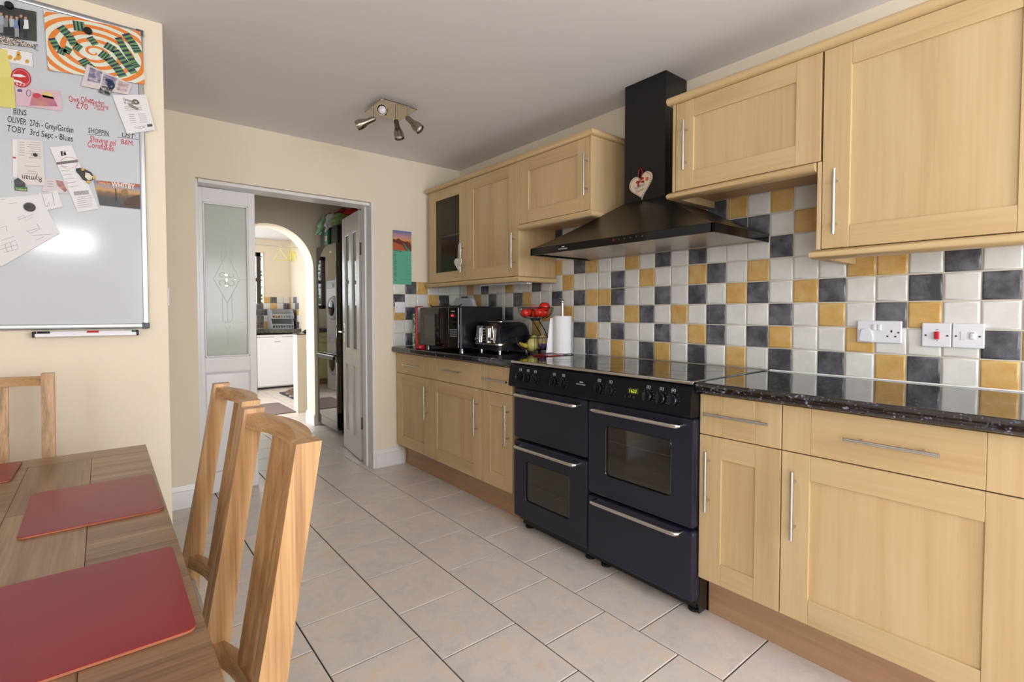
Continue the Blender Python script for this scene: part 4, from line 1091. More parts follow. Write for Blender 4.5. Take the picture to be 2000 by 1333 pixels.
# ================================================================== CEILING SPOTLIGHT
sp = thing('ceiling_spotlight', 'square satin nickel ceiling fitting with four spot heads', 'light fitting', (-1.06, -.885, H))
scx, scy = -1.062, -.882
ob('ceiling_plate', MB().box(scx - .075, scx + .075, scy - .075, scy + .075, H - .025, H - .0005, .002), M_NICKEL, sp)
ob('face_plate', MB().box(scx - .113, scx + .113, scy - .118, scy + .118, H - .030, H - .025, .002), mat('mirror_nickel', 'b4a794', .1, 1.0), sp)
M_BULB = mat('bulb_frost', 'dcd8dc', .4)
ze = H - .092
for (u_, v_, dv) in ((728, 231, (-.78, .60, -.42)), (751, 219, (-.52, -.78, -.18)), (774, 237, (.10, -.22, -1)), (797, 230, (.42, -.52, -.62))):
    p_ = px(u_, v_, 'z', ze)
    ob('arm', MB().cyl((p_.x, p_.y, H - .03), (p_.x, p_.y, ze), .0055, 12), M_CHROME, sp)
    d = Vector(dv).normalized(); q = d.to_track_quat('Z', 'Y').to_matrix(); c = Vector((p_.x, p_.y, ze - .006)) - d * .012
    hd_ = ob('spot_head', MB().lathe([(.0, -.004), (.012, 0), (.0155, .010), (.0165, .045), (.020, .056), (.027, .074), (.030, .090), (.028, .112), (.0255, .112), (.027, .090), (.018, .062)], c, 24, 'z', q), M_NICKEL, sp, smooth=45)
    ob('bulb', MB().lathe([(.012, .062), (.020, .080), (.0235, .096), (.018, .106), (.0, .111)], c, 20, 'z', q), M_BULB, hd_, smooth=60)

# ================================================================== TABLE AND CHAIRS
tb = thing('dining_table', 'oak plank dining table at the lower left with red placemats', 'table', (-2.75, -2.45, 0))
TX1, TX0, TY1, TY0, TZ = -2.297, -3.20, -1.555, -3.35, .76
def plank(x0, x1, y0, y1, ax): ob('plank', MB().box(x0 + .0003, x1 - .0003, y0 + .0003, y1 - .0003, TZ - .032, TZ, .0008, 1), darkoak(ax), tb)
e = .105
plank(TX0, TX1, TY1 - e, TY1, 'x'); plank(TX0, TX1, TY0, TY0 + e, 'x')
xs = [TX1, -2.437, -2.579, -2.74, -2.90, -3.06, TX0]
ys = [TY1 - e, -2.14, -2.62, -3.02, TY0 + e]
for i in range(6):
    cuts = [ys[0]] + ([-1.97, -2.40, -2.83] if i % 2 == 0 else [-2.115, -2.72] if i % 3 else [-2.39, -2.95]) + [ys[-1]]
    for a_, c_ in zip(cuts[:-1], cuts[1:]): plank(xs[i + 1], xs[i], c_, a_, 'y' if (i % 2) else 'x')
ob('apron', MB().box(TX0 + .05, TX1 - .05, TY1 - .075, TY1 - .05, TZ - .12, TZ - .032).box(TX0 + .05, TX1 - .05, TY0 + .05, TY0 + .075, TZ - .12, TZ - .032).box(TX1 - .075, TX1 - .05, TY0 + .05, TY1 - .05, TZ - .12, TZ - .032).box(TX0 + .05, TX0 + .075, TY0 + .05, TY1 - .05, TZ - .12, TZ - .032), darkoak('y'), tb)
for x_ in (TX0 + .04, TX1 - .12):
    for y_ in (TY0 + .04, TY1 - .12): ob('leg', MB().box(x_, x_ + .08, y_, y_ + .08, 0, TZ - .032, .004), darkoak('z'), tb)
def mat_red():
    m = mat('red_lacquer_mat', '7c0d1c', .3, col2='861122', nscale=5, bump=.03, bscale=300, ior=1.5); return m
M_RMAT = mat_red(); M_CORK = mat('mat_edge', '9a5a3c', .7)
def placemat(label, x0, x1, y0, y1, rot=0.):
    c = Vector(((x0 + x1) / 2, (y0 + y1) / 2, TZ + .0006))
    def tr(pts): 
        return [((p[0] - c.x) * math.cos(rot) - (p[1] - c.y) * math.sin(rot) + c.x, (p[0] - c.x) * math.sin(rot) + (p[1] - c.y) * math.cos(rot) + c.y) for p in pts]
    t = thing('placemat', label, 'placemat', c, 'red placemats')
    ob('board', MB().prism(tr(rrect(x0, x1, y0, y1, .014)), 'z', TZ + .0006, TZ + .0042), M_CORK, t)
    ob('top_face', MB().prism(tr(rrect(x0 + .0006, x1 - .0006, y0 + .0006, y1 - .0006, .0136)), 'z', TZ + .0042, TZ + .0052), M_RMAT, t)
placemat('red placemat nearest the viewer at the table corner', -2.552, -2.309, -2.832, -2.512, .0)
placemat('red placemat in front of the farther chair', -2.545, -2.304, -2.285, -1.968, .01)
placemat('red placemat at the far end of the table before the wall chair', -2.92, -2.598, -1.795, -1.578, -.02)

def chair(name, label):
    """back towards local +x, width along y, feet on z=0; origin under the middle of the seat back"""
    t = thing(name, label, 'chair', (0, 0, 0), 'oak dining chairs')
    W = .40
    def spine(z):      # x of the back line at a height
        return .092 * (z - .43) / .57 if z > .43 else .05 * ((.43 - z) / .43) ** 1.6
    for s_ in (-1, 1):
        y0_, y1_ = (s_ * W / 2, s_ * (W / 2 - .034))
        zs = [0, .15, .3, .43, .52, .62, .72, .82, .92, 1.0]
        vs = []
        for z_ in zs:
            d_ = .040 + .010 * math.exp(-((z_ - .45) / .2) ** 2)
            x_ = spine(z_)
            vs += [(x_ - d_ / 2, y0_, z_), (x_ + d_ / 2, y0_, z_), (x_ + d_ / 2, y1_, z_), (x_ - d_ / 2, y1_, z_)]
        fs = [[i * 4 + k, i * 4 + (k + 1) % 4, i * 4 + 4 + (k + 1) % 4, i * 4 + 4 + k] for i in range(len(zs) - 1) for k in range(4)]
        fs += [[3, 2, 1, 0], [len(vs) - 4 + k for k in range(4)]]
        ob('back_post', MB().raw(vs, fs), oak('z'), t)
        ob('front_leg', MB().box(-.40, -.362, s_ * (W / 2 - .004), s_ * (W / 2 - .042), 0, .43, .003), oak('z'), t)
        ob('side_rail', MB().box(-.362, -.02, s_ * (W / 2 - .012), s_ * (W / 2 - .032), .375, .43, .002), oak('x'), t)
    def rail(z0, z1, bow, th, nm, dz=0.):
        n = 14; vs = []
        for i in range(n + 1):
            q = -1 + 2 * i / n; y_ = q * (W / 2 - .034); off = bow * (1 - q * q)
            x0_, x1_ = spine(z0) + off, spine(z1) + off
            vs += [(x0_ - th / 2, y_, z0 + dz * (1 - q * q)), (x0_ + th / 2, y_, z0 + dz * (1 - q * q)), (x1_ + th / 2, y_, z1), (x1_ - th / 2, y_, z1)]
        fs = [[i * 4 + k, i * 4 + (k + 1) % 4, i * 4 + 4 + (k + 1) % 4, i * 4 + 4 + k] for i in range(n) for k in range(4)] + [[3, 2, 1, 0], [n * 4 + k for k in range(4)]]
        return ob(nm, MB().raw(vs, fs), oak('y'), t)
    rail(.960, .990, .036, .028, 'top_rail'); rail(.487, .517, .036, .024, 'lower_rail')
    for k in range(4):
        yc = (-1.5 + k) * .046; q = yc / (W / 2 - .034); off = .036 * (1 - q * q); vs = []
        zs = [.515, .62, .73, .85, .961]
        for z_ in zs:
            x_ = spine(z_) + off; vs += [(x_ - .008, yc - .015, z_), (x_ + .008, yc - .015, z_), (x_ + .008, yc + .015, z_), (x_ - .008, yc + .015, z_)]
        fs = [[i * 4 + k2, i * 4 + (k2 + 1) % 4, i * 4 + 4 + (k2 + 1) % 4, i * 4 + 4 + k2] for i in range(len(zs) - 1) for k2 in range(4)] + [[3, 2, 1, 0], [len(vs) - 4 + k2 for k2 in range(4)]]
        ob('slat', MB().raw(vs, fs), oak('z'), t)
    ob('seat', MB().prism(rrect(-.41, .015, -W / 2 + .04, W / 2 - .04, .02), 'z', .43, .462, .012), mat('seat_cover', 'd9d4cc', .85), t, 'pale padded seat')
    ob('front_rail', MB().box(-.392, -.372, -W / 2 + .042, W / 2 - .042, .375, .43, .002), oak('y'), t)
    ob('back_seat_rail', MB().box(-.010, .010, -W / 2 + .034, W / 2 - .034, .375, .43, .002), oak('y'), t)
    return t
c1 = chair('dining_chair', 'oak dining chair nearest the viewer with curved slatted back')
c1.location = (-2.244, -2.628, 0)
c2 = copy_tree(c1); c2['label'] = 'oak dining chair partly hidden behind the nearest one'; c2.location = (-2.228, -2.155, 0)
c3 = copy_tree(c1); c3['label'] = 'oak dining chair at the table end below the whiteboard'; c3.location = (-2.735, -1.412, 0); c3.rotation_euler = (0, 0, PI / 2)
# ================================================================== WHITEBOARD
YW = -1.06
wb = thing('whiteboard', 'large magnetic whiteboard with aluminium frame covered in notes', 'whiteboard', (-2.70, YW - .01, 1.145))
bx0, bx1, bz0, bz1 = -3.16, -2.258, 1.148, 2.352
YF = YW - .016
M_WB = mat('whiteboard_enamel', 'c3c6ce', .1, ior=1.5)
ob('panel', MB().box(bx0, bx1, YF, YW - .001, bz0, bz1), M_WB, wb)
M_ALU = mat('aluminium', 'b3b6ba', .3, .9)
fw = .020
for q in ((bx0 - .004, bx1 + .004, bz0 - .006, bz0 + fw - .006), (bx0 - .004, bx1 + .004, bz1 - fw + .006, bz1 + .006)):
    ob('frame_bar', MB().box(q[0], q[1], YF - .005, YW - .001, q[2], q[3], .004), M_ALU, wb)
for q in ((bx0 - .006, bx0 + fw - .006), (bx1 - fw + .006, bx1 + .006)):
    ob('frame_bar', MB().box(q[0], q[1], YF - .0052, YW - .001, bz0, bz1, .004), M_ALU, wb)
M_CORN = mat('corner_grey', '55585f', .5)
for x_ in (bx0 - .008, bx1 - .018):
    for z_ in (bz0 - .008, bz1 - .018): ob('corner_cap', MB().box(x_, x_ + .026, YF - .007, YW - .001, z_, z_ + .026, .004), M_CORN, wb)
YS = YF - .0006
def W(u, v, d=0.): p = px(u, v, 'y', YS - d); return (p.x, p.z)
def wpos(u, v, d=0.): p = px(u, v, 'y', YS - d); return Vector((p.x, p.y, p.z))
def hand(s, u, v, hpx, m, u1, rot=0., shear=.12):
    """handwriting on the board from pixel column u to u1; hpx is the letter height in photograph pixels"""
    sc = (YS - CAM_LOC.y) / FPX; w_ = (W(u1, v)[0] - W(u, v)[0]) / math.cos(rot)
    text(s, hpx * sc * 1.38, wpos(u, v, .0004), FACE_MY, m, wb, 'handwriting', shear=shear, rot=rot, thick=.0002, fit=w_)
def underline(u0, v0, u1, v1): ob('underline', MB().tube([wpos(u0, v0), wpos(u1, v1)], .0006, 5), M_INK, wb)
hand('BINS', 25, 221, 8, M_INK, 51); underline(25, 223, 52, 225)
hand('OLIVER  27th - Grey/Garden', 14, 238, 9, M_INK, 142)
hand('TOBY  3rd Sept - Blues', 13, 256, 9, M_INK, 141)
hand('Owe Oliver', 135, 199, 9, M_REDINK, 184, .18); hand('\u00a370', 148, 211, 9, M_REDINK, 171, .06); hand('(Garden', 175, 202, 6, M_REDINK, 203, .14)
hand('+decking', 180, 208, 5, M_REDINK, 211, .08); hand('+ base)', 183, 214, 4.5, M_REDINK, 203, .08)
hand('SHOPPIN', 172, 259, 8, M_INK, 212); hand('LIST', 237, 267, 7, M_INK, 262)
underline(171, 263, 215, 266); underline(229, 268, 272, 273)
hand('Shaving gel', 175, 276, 9, M_REDINK, 226, -.02); hand('B&M.', 236, 281, 8, M_REDINK, 260); hand('Cornflakes.', 170, 287, 9, M_REDINK, 223, -.02)

LAYER = [0.0008]
def sheet(name, label, cat, quad, m, th=.0006, group=None, lift=None):
    """flat sheet pinned to the board; quad is its four photograph corners"""
    LAYER[0] += .0002; d = LAYER[0] if lift is None else lift
    pts = [W(u, v, d) for (u, v) in quad]
    t = thing(name, label, cat, Vector((pts[3][0], YS - d, min(p[1] for p in pts))), group)
    t['_d'] = d; y_ = YS - d
    s = ob('paper', MB().prism(pts, 'y', y_ - th, y_), m, t)
    DEP[t.name] = y_ - th
    return t
DEP = {}
def on(t, name, quad, m, th=.0003, label=None):
    pts = [px(u, v, 'y', DEP[t.name]) for (u, v) in quad]
    return ob(name, MB().prism([(p.x, p.z) for p in pts], 'y', DEP[t.name] - th, DEP[t.name]), m, t, label)
def lines(t, name, segs, w, m, n=4):
    b = MB()
    for sg in segs:
        b.tube([Vector((q.x, DEP[t.name] - .0002, q.z)) for q in [px(u, v, 'y', DEP[t.name]) for (u, v) in sg]], w, n)
    return ob(name, b, m, t)
def wtext(t, s, u, v, hpx, m, rot=0., sx=1., shear=0., align='LEFT', weight=0., u1=None):
    y_ = DEP[t.name] - .0004; p = px(u, v, 'y', y_); sc = (y_ - CAM_LOC.y) / FPX
    return text(s, hpx * sc * 1.38, p, FACE_MY, m, t, 'lettering', shear, rot, align, sx, .0002, weight, None if u1 is None else abs(px(u1, v, 'y', y_).x - p.x) / abs(math.cos(rot)))
def magnet(label, u, v, r, m=M_BLACKG, d=.010, at=.0035):
    p = px(u, v, 'y', YS - at); o = ob('magnet', MB().lathe([(r, 0), (r, d * .6), (r * .85, d), (0, d)], (p.x, YS - at, p.z), 24, '-y'), m, smooth=40)
    return tag(o, label, 'magnet', 'round magnets')

# swirl painting
sw_ = sheet('painting', 'orange and white swirl painting with striped green squiggles', 'painting', [(85, 20), (274, 62), (283, 165), (94, 137)], mat('painting_white', 'd9dccd', .7), lift=.0062)
M_OR = mat('poster_orange', 'd9772a', .7, col2='e2853a', nscale=20)
P00, P10, P11, P01 = (85, 20), (274, 62), (283, 165), (94, 137)
def pq(s, q): # unit square -> photo pixel
    a = (P00[0] + (P10[0] - P00[0]) * s, P00[1] + (P10[1] - P00[1]) * s); c = (P01[0] + (P11[0] - P01[0]) * s, P01[1] + (P11[1] - P01[1]) * s)
    return (a[0] + (c[0] - a[0]) * q, a[1] + (c[1] - a[1]) * q)
yS = DEP[sw_.name]
def pw(s, q, d=.0003): u, v = pq(s, q); p = px(u, v, 'y', yS); return (p.x, yS - d, p.z)
N = 300; vs = []; fs = []; turns = 6.0
for i in range(N + 1):
    a = 2 * PI * turns * i / N; rr_ = .012 + .128 * a / (2 * PI); w_ = .012 + .020 * min(1, a / 12)
    for s_ in (-w_, w_):
        r_ = rr_ + s_; x_ = .5 + r_ * math.cos(a) * .98; y_ = .56 + r_ * math.sin(a) * .92
        vs.append(pw(min(max(x_, .0), 1.), min(max(y_, .0), 1.), .0003 + .00000 * i))
for i in range(N): fs.append([2 * i, 2 * i + 1, 2 * i + 3, 2 * i + 2])
ob('swirl', MB().raw(vs, fs), M_OR, sw_, 'orange spiral band')
M_SQ1 = mat('squiggle_green', '5f8f52', .7); M_SQ2 = mat('squiggle_navy', '2c3550', .7)
def squig(cl, w_):
    pts = [Vector(c) for c in cl]; dense = []
    for i in range(len(pts) - 1):
        for k in range(6): dense.append(pts[i].lerp(pts[i + 1], k / 6))
    dense.append(pts[-1]); g_ = MB(); n_ = MB()
    for i in range(len(dense) - 1):
        a_, c_ = dense[i], dense[i + 1]; t_ = (c_ - a_).normalized(); nn = Vector((-t_.y, t_.x)) * w_ * 1.45; nn.y *= 1.7
        q = [pw(*(a_ - nn), .0006), pw(*(a_ + nn), .0006), pw(*(c_ + nn), .0006), pw(*(c_ - nn), .0006)]
        (g_ if i % 2 else n_).raw(q, [[0, 1, 2, 3]])
    ob('squiggle', g_, M_SQ1, sw_); ob('squiggle', n_, M_SQ2, sw_)
squig([(.06, .45), (.12, .62), (.2, .66), (.24, .55)], .026); squig([(.16, .22), (.25, .35), (.3, .5), (.36, .55)], .03)
squig([(.3, .15), (.42, .14)], .035); squig([(.46, .3), (.52, .42)], .026); squig([(.36, .72), (.42, .82), (.5, .92), (.58, .98)], .034)
squig([(.56, .55), (.64, .62), (.72, .76), (.78, .92)], .032); squig([(.62, .38), (.72, .45), (.8, .62), (.9, .82)], .028)
squig([(.76, .2), (.82, .4), (.9, .62), (.94, .7)], .026); squig([(.84, .1), (.92, .28), (.96, .42)], .03)
# family photograph
ph = sheet('photograph', 'glossy group photograph pinned at the upper left of the board', 'photograph', [(-60, -2), (71, 23), (72, 81), (-60, 66)], mat('photo_dark', '2b2f2e', .25, col2='4a4d4a', nscale=9))
for k, (u, v, c, hh) in enumerate(((-14, 36, '3b4a63', 26), (2, 34, '9aa4b0', 30), (13, 39, '7b7c78', 30), (22, 40, 'a9b0b6', 28), (33, 42, '6d7fa8', 30), (41, 38, '30343d', 26), (50, 42, 'd6d9de', 32))):
    bd = on(ph, 'figure', [(u - 5, v - 4), (u + 5, v - 3), (u + 6, v + hh * .45), (u - 6, v + hh * .45)], mat('cloth_%d' % k, c, .5))
    on(ph, 'figure', [(u - 4.5, v + hh * .45), (u + 4.5, v + hh * .45), (u + 4, v + hh), (u - 4, v + hh)], mat('trouser_%d' % k, '8b8f92' if k in (1, 4) else '23242a', .5))
    on(ph, 'figure', [(u - 2.6, v - 10), (u + 2.6, v - 10), (u + 2.6, v - 4), (u - 2.6, v - 4)], mat('skin_tone', 'b98f78', .5))
    on(ph, 'figure', [(u - 3, v - 12), (u + 3, v - 12), (u + 3, v - 9), (u - 3, v - 9)], mat('hair_tone', '3a2f28', .5), .0004)
magnet('black round magnet on the group photograph', 18, 11, .013)
magnet('black round magnet on the swirl painting', 172, 61, .0135, at=.0075)
# fish magnet
fz = px(30, 82, 'y', YS)
b = MB().prism([W(*q) for q in ((-10, 67), (10, 72), (40, 80), (62, 87), (74, 88), (70, 94), (75, 101), (62, 93), (40, 91), (10, 88), (-10, 84))], 'y', YS - .006, YS - .001)
o = ob('fish_magnet', b, mat('fish_pattern', '1f2b4a', .3, col2='c9bfae', nscale=260, ramp=(.46, .52))); tag(o, 'blue patterned fish shaped magnet under the group photograph', 'magnet')
# bear card, yellow notes, red badge, banknote
cd = sheet('card', 'small white card with teddy bear drawings', 'card', [(4, 91), (64, 102), (66, 131), (4, 119)], M_PAPER)
M_BEAR = mat('bear_orange', 'd09a3e', .7)
for (u, v, r) in ((36, 112, 6), (36, 104, 4), (20, 112, 4.5), (53, 120, 4), (29, 116, 3)): on(cd, 'bear', [(u + r * math.cos(a), v + r * math.sin(a)) for a in [2 * PI * i / 12 for i in range(12)]], M_BEAR)
lines(cd, 'card_border', [[(4, 92), (63, 103), (65, 130)]], .0007, mat('card_brown', '6a4a3a', .6))
M_YEL = mat('yellow_note', 'd8cf7c', .75)
yn = sheet('sticky_notes', 'two overlapping yellow sticky notes at the left edge of the board', 'note', [(-40, 90), (14, 97), (25, 154), (-40, 152)], M_YEL)
on(yn, 'second_note', [(-40, 150), (27, 152), (31, 212), (-40, 205)], mat('yellow_note_low', 'd3ca74', .75), .0008)
bg = sheet('round_badge', 'round red sticker badge with white print', 'sticker', [(41 + 20 * math.cos(a), 152 + 19 * math.sin(a) + 3 * math.cos(a)) for a in [2 * PI * i / 24 for i in range(24)]], mat('badge_red', 'b81f28', .35))
lines(bg, 'badge_ring', [[(41 + 16.5 * math.cos(a), 152 + 15.5 * math.sin(a) + 2.4 * math.cos(a)) for a in [2 * PI * i / 24 for i in range(25)]]], .0005, M_PAPER)
on(bg, 'badge_fish', [(26, 145), (40, 145), (51, 150), (40, 151), (26, 149)], M_PAPER); on(bg, 'badge_fish', [(26, 155), (38, 158), (47, 163), (36, 161), (26, 159)], M_PAPER)
wtext(bg, '177', 30, 166, 5, M_PAPER)
bn = sheet('banknote', 'pink souvenir banknote pinned under the red badge', 'banknote', [(29, 170), (118, 178), (122, 217), (32, 206)], mat('note_pink', 'd3b8c2', .5, col2='c8a2b6', nscale=9))
on(bn, 'note_print', [(64, 181), (104, 190), (113, 208), (58, 206)], mat('note_magenta', 'ad5b86', .5, col2='c08a6a', nscale=16)); on(bn, 'note_print', [(80, 179), (100, 181), (106, 194), (84, 190)], mat('note_gold', 'cdb877', .5))
lines(bn, 'note_zero', [[(56 + 4.5 * math.cos(a), 182 + 6 * math.sin(a)) for a in [2 * PI * i / 14 for i in range(15)]]], .0014, mat('note_grey', '8d8490', .5))
on(bn, 'note_flag', [(34, 174), (43, 175), (43, 180), (34, 179)], mat('note_blue', '3f4674', .5)); on(bn, 'note_blob', [(72 + 8 * math.cos(a), 187 + 5 * math.sin(a)) for a in [2 * PI * i / 14 for i in range(14)]], mat('note_red', 'b8303e', .5), .0005)
# strip of three picture tickets
tk = sheet('picture_tickets', 'strip of violet picture cards overlapping the painting corner', 'card', [(170, 125), (258, 165), (250, 185), (158, 168)], mat('ticket_paper', 'cdc3c4', .6), lift=.0078)
for (q, c) in (([(176, 131), (200, 141), (195, 163), (170, 158)], '6b6488'), ([(203, 144), (229, 153), (224, 170), (198, 165)], '7d7290'), ([(197, 167), (222, 172), (214, 187), (192, 180)], '22222a'), ([(232, 157), (252, 165), (247, 180), (228, 176)], 'a98c92')):
    on(tk, 'picture', q, mat('tkt_' + c, c, .5, col2='cfc8cc', nscale=70, ramp=(.45, .7)))
o = ob('peg_magnet', MB().ell(tuple(wpos(217, 166, .014)), .012, .006, .016, 14, 10).ell(tuple(wpos(213, 157, .014)), .012, .005, .005, 12, 8), mat('navy_magnet', '1c2c4c', .3)); tag(o, 'dark blue lumpy magnet on the violet cards', 'magnet')
# opening times
op = sheet('opening_times', 'white leaflet of opening times at the right edge of the board', 'leaflet', [(219, 186), (285, 185), (303, 254), (248, 262)], M_PAPER, lift=.0064)
wtext(op, 'Opening Times', 240, 196, 4.5, M_INK, u1=272); wtext(op, 'at Lunch', 242, 202, 4.5, M_INK, u1=260)
lines(op, 'small_print', [[(243 + k * .9, 209 + k * 3.2), (276 + k * .8, 207 + k * 3.2)] for k in range(3)] + [[(251 + k * .9, 224 + k * 4), (262 + k * .9, 223.6 + k * 4)] for k in range(5)] + [[(270 + k * .9, 223 + k * 4), (285 + k * .9, 222.6 + k * 4)] for k in range(5)] + [[(262, 249), (285, 246)], [(264, 252), (284, 249)]], .0005, M_INK)
on(op, 'print_block', [(287, 243), (297, 242), (298, 247), (288, 248)], mat('block_grey', '4a4a4c', .6))
o = ob('clip_magnet', MB().ell(tuple(wpos(265, 199, .012)), .011, .006, .010, 12, 8).tube([wpos(252, 204, .012), wpos(270, 214, .012)], .004, 8), mat('pewter', '8c8478', .35, .6)); tag(o, 'small pewter magnet holding the opening times leaflet', 'magnet')
# receipts
rc0 = sheet('receipt', 'half hidden receipt with red stamp at the left of the board', 'receipt', [(24, 272), (36, 272), (34, 348), (25, 346)], M_PAPER, group='receipts')
on(rc0, 'red_stamp', [(25, 306), (31, 307), (31, 310), (25, 309)], mat('stamp_red', 'b02034', .6))
rc = sheet('receipt', 'white receipt hung upside down under a small black magnet', 'receipt', [(33, 271), (83, 276), (89, 363), (35, 360)], mat('receipt_paper', 'd8d2d0', .8), group='receipts')
lines(rc, 'printed_lines', [[(38, 278 + k * 5), (48, 278.5 + k * 5)] for k in range(6)] + [[(60 - (k % 3) * 4, 278 + k * 4.3), (80, 279.5 + k * 4.3)] for k in range(8)] + [[(48, 324), (78, 326)], [(54, 334), (70, 335)], [(48, 339), (74, 340)]], .0005, mat('faint_ink', '6f6a6c', .7))
wtext(rc, 'Ryman', 82, 346.5, 8, M_INK, PI, u1=44)
magnet('small black magnet on the upside down receipt', 69, 303, .0065, d=.006)
rd_ = sheet('receipt', 'long slanting receipt with black square logo and red ring', 'receipt', [(97, 288), (140, 284), (193, 408), (152, 415)], M_PAPER, group='receipts')
on(rd_, 'logo_square', [(118, 296), (128, 295), (130, 304), (120, 305)], M_INK); wtext(rd_, 'D', 121.5, 303.3, 6, M_PAPER, 0, 1.0)
on(rd_, 'grey_bar', [(110, 317), (152, 312), (153, 317), (111, 322)], mat('bar_grey', '6b6b6e', .7))
lines(rd_, 'red_ring', [[(135 + 17 * math.cos(a), 318 + 11 * math.sin(a)) for a in [2 * PI * i / 24 for i in range(25)]]], .0006, mat('ring_red', 'c8707a', .6))
lines(rd_, 'printed_lines', [[(117 + k * 3, 326 + k * 8), (133 + k * 4, 325 + k * 7.6)] for k in range(6)] + [[(151, 386 + k * 4), (180, 382 + k * 4)] for k in range(6)], .0005, mat('faint_ink', '6f6a6c', .7))
lines(rd_, 'barcode', [[(144.5 + k * 1.7, 374.5 - k * .15), (145.8 + k * 1.7, 382 - k * .15)] for k in range(17)], .0006, M_INK)
# penguin magnet
pg = thing('penguin_magnet', 'black and white penguin shaped magnet on the slanting receipt', 'magnet', wpos(166, 342, .004))
def wl(q, d): return [W(u, v, d) for (u, v) in q]
ob('body', MB().prism(wl([(148, 330), (160, 328), (168, 332), (178, 337), (183, 345), (181, 352), (172, 355), (162, 352), (156, 343), (149, 336)], .004), 'y', YS - .010, YS - .004, .0012), M_BLACKG, pg)
ob('belly', MB().prism(wl([(167, 337), (174, 339), (180, 345), (179, 351), (172, 352), (166, 346)], .01), 'y', YS - .0115, YS - .0098), mat('penguin_white', 'd8d2bd', .4), pg)
M_BEAK = mat('penguin_yellow', 'cfa53a', .4)
for q in ([(158, 329), (164, 329), (165, 333), (160, 334)], [(180, 344), (186, 344), (186, 350), (181, 350)], [(170, 353), (176, 353), (175, 358), (169, 357)]):
    ob('foot', MB().prism(wl(q, .01), 'y', YS - .012, YS - .004), M_BEAK, pg)
# postcard
pc = sheet('postcard', 'seaside postcard with WHITBY banner', 'postcard', [(183, 352), (273, 360), (274, 409), (195, 401)], sunset_mat('postcard_view', [(0, '1d2430'), (.35, '3a3128'), (.5, '6c4a2c'), (.62, 'c08a44'), (.78, '8d8790'), (1, '5b6676')], rough=.3))
on(pc, 'banner', [(189, 353), (272, 360), (272, 366), (190, 359)], mat('banner_red', 'a8482a', .4)); wtext(pc, 'WHITBY', 218, 364, 7.5, mat('banner_white', 'e0dcd2', .5), -.0, weight=.0006, u1=264); wtext(pc, 'Greetings from', 192, 358.5, 4, mat('banner_cream', 'd8c79a', .5), 0, u1=215)
on(pc, 'lamp_post', [(225, 368), (227, 368), (228, 392), (226, 392)], M_INK); on(pc, 'hill', [(245, 388), (273, 380), (274, 407), (240, 404)], mat('pc_brown', '4a3020', .5)); on(pc, 'whale_arch', [(236, 372), (247, 369), (251, 378), (243, 383), (237, 381)], mat('pc_gold', '8a6a34', .5))
# Ireland magnet and card behind
ig = thing('souvenir_magnet', 'little green and black souvenir magnet reading Ireland', 'magnet', wpos(40, 364, .003))
ob('base', MB().prism(wl([(28, 364), (53, 366), (53, 374), (29, 372)], .003), 'y', YS - .008, YS - .0005, .001), mat('souvenir_green', '3c6b3c', .4), ig)
ob('figure', MB().prism(wl([(28, 352), (36, 348), (49, 358), (50, 366), (29, 364)], .003), 'y', YS - .008, YS - .0005, .001), M_BLACKG, ig)
text('Ireland', .0105, wpos(31, 371, .0084), FACE_MY, mat('souvenir_yellow', 'c9cf8a', .5), ig, 'lettering', sx=.95)
vc = sheet('voucher', 'pinkish voucher tucked behind the slanting receipt', 'card', [(90, 348), (132, 354), (132, 379), (81, 374)], mat('voucher_lilac', 'cfc6cc', .6))
on(vc, 'voucher_picture', [(108, 352), (122, 354), (131, 372), (127, 376), (112, 362)], mat('voucher_red', '8d4a44', .5, col2='b58a80', nscale=40)); lines(vc, 'printed_lines', [[(92, 354 + k * 5), (104, 355 + k * 5)] for k in range(3)], .0006, mat('voucher_ink', '7d5f74', .6))
# sketch papers
sk2 = sheet('sketch_paper', 'small white sketch sheet with tooth drawing', 'paper', [(76, 378), (112, 373), (123, 404), (84, 412)], M_PAPER, group='sketch sheets')
M_PENCIL = mat('pencil_grey', '8e8c94', .8)
lines(sk2, 'pencil_lines', [[(82, 380), (88, 401), (92, 404)], [(102, 378), (104, 390), (107, 402)], [(80, 379), (104, 376)], [(92, 404), (95, 395), (98, 403)]], .0006, M_PENCIL)
sk = sheet('sketch_paper', 'large white sheet of faint pencil sketches hanging askew', 'paper', [(-60, 392), (76, 380), (117, 456), (4, 520), (-60, 498)], M_PAPER, group='sketch sheets')
lines(sk, 'pencil_lines', [[(2, 390), (10, 389)], [(18, 398), (34, 396)], [(34, 426), (48, 420), (50, 432), (64, 424)], [(36, 430), (66, 418)], [(52, 452), (76, 446), (72, 437), (80, 448)], [(52, 452), (60, 456), (78, 447)], [(2, 480), (30, 470), (36, 486), (8, 494)], [(2, 470), (28, 462)], [(0, 488), (34, 478)], [(10, 478), (14, 492)], [(20, 474), (24, 489)], [(62, 460), (100, 458)], [(0, 446), (12, 441), (14, 452)], [(70, 470), (86, 462)]], .0005, M_PENCIL)
magnet('large black round magnet on the pencil sketch sheet', 58, 405, .0165)
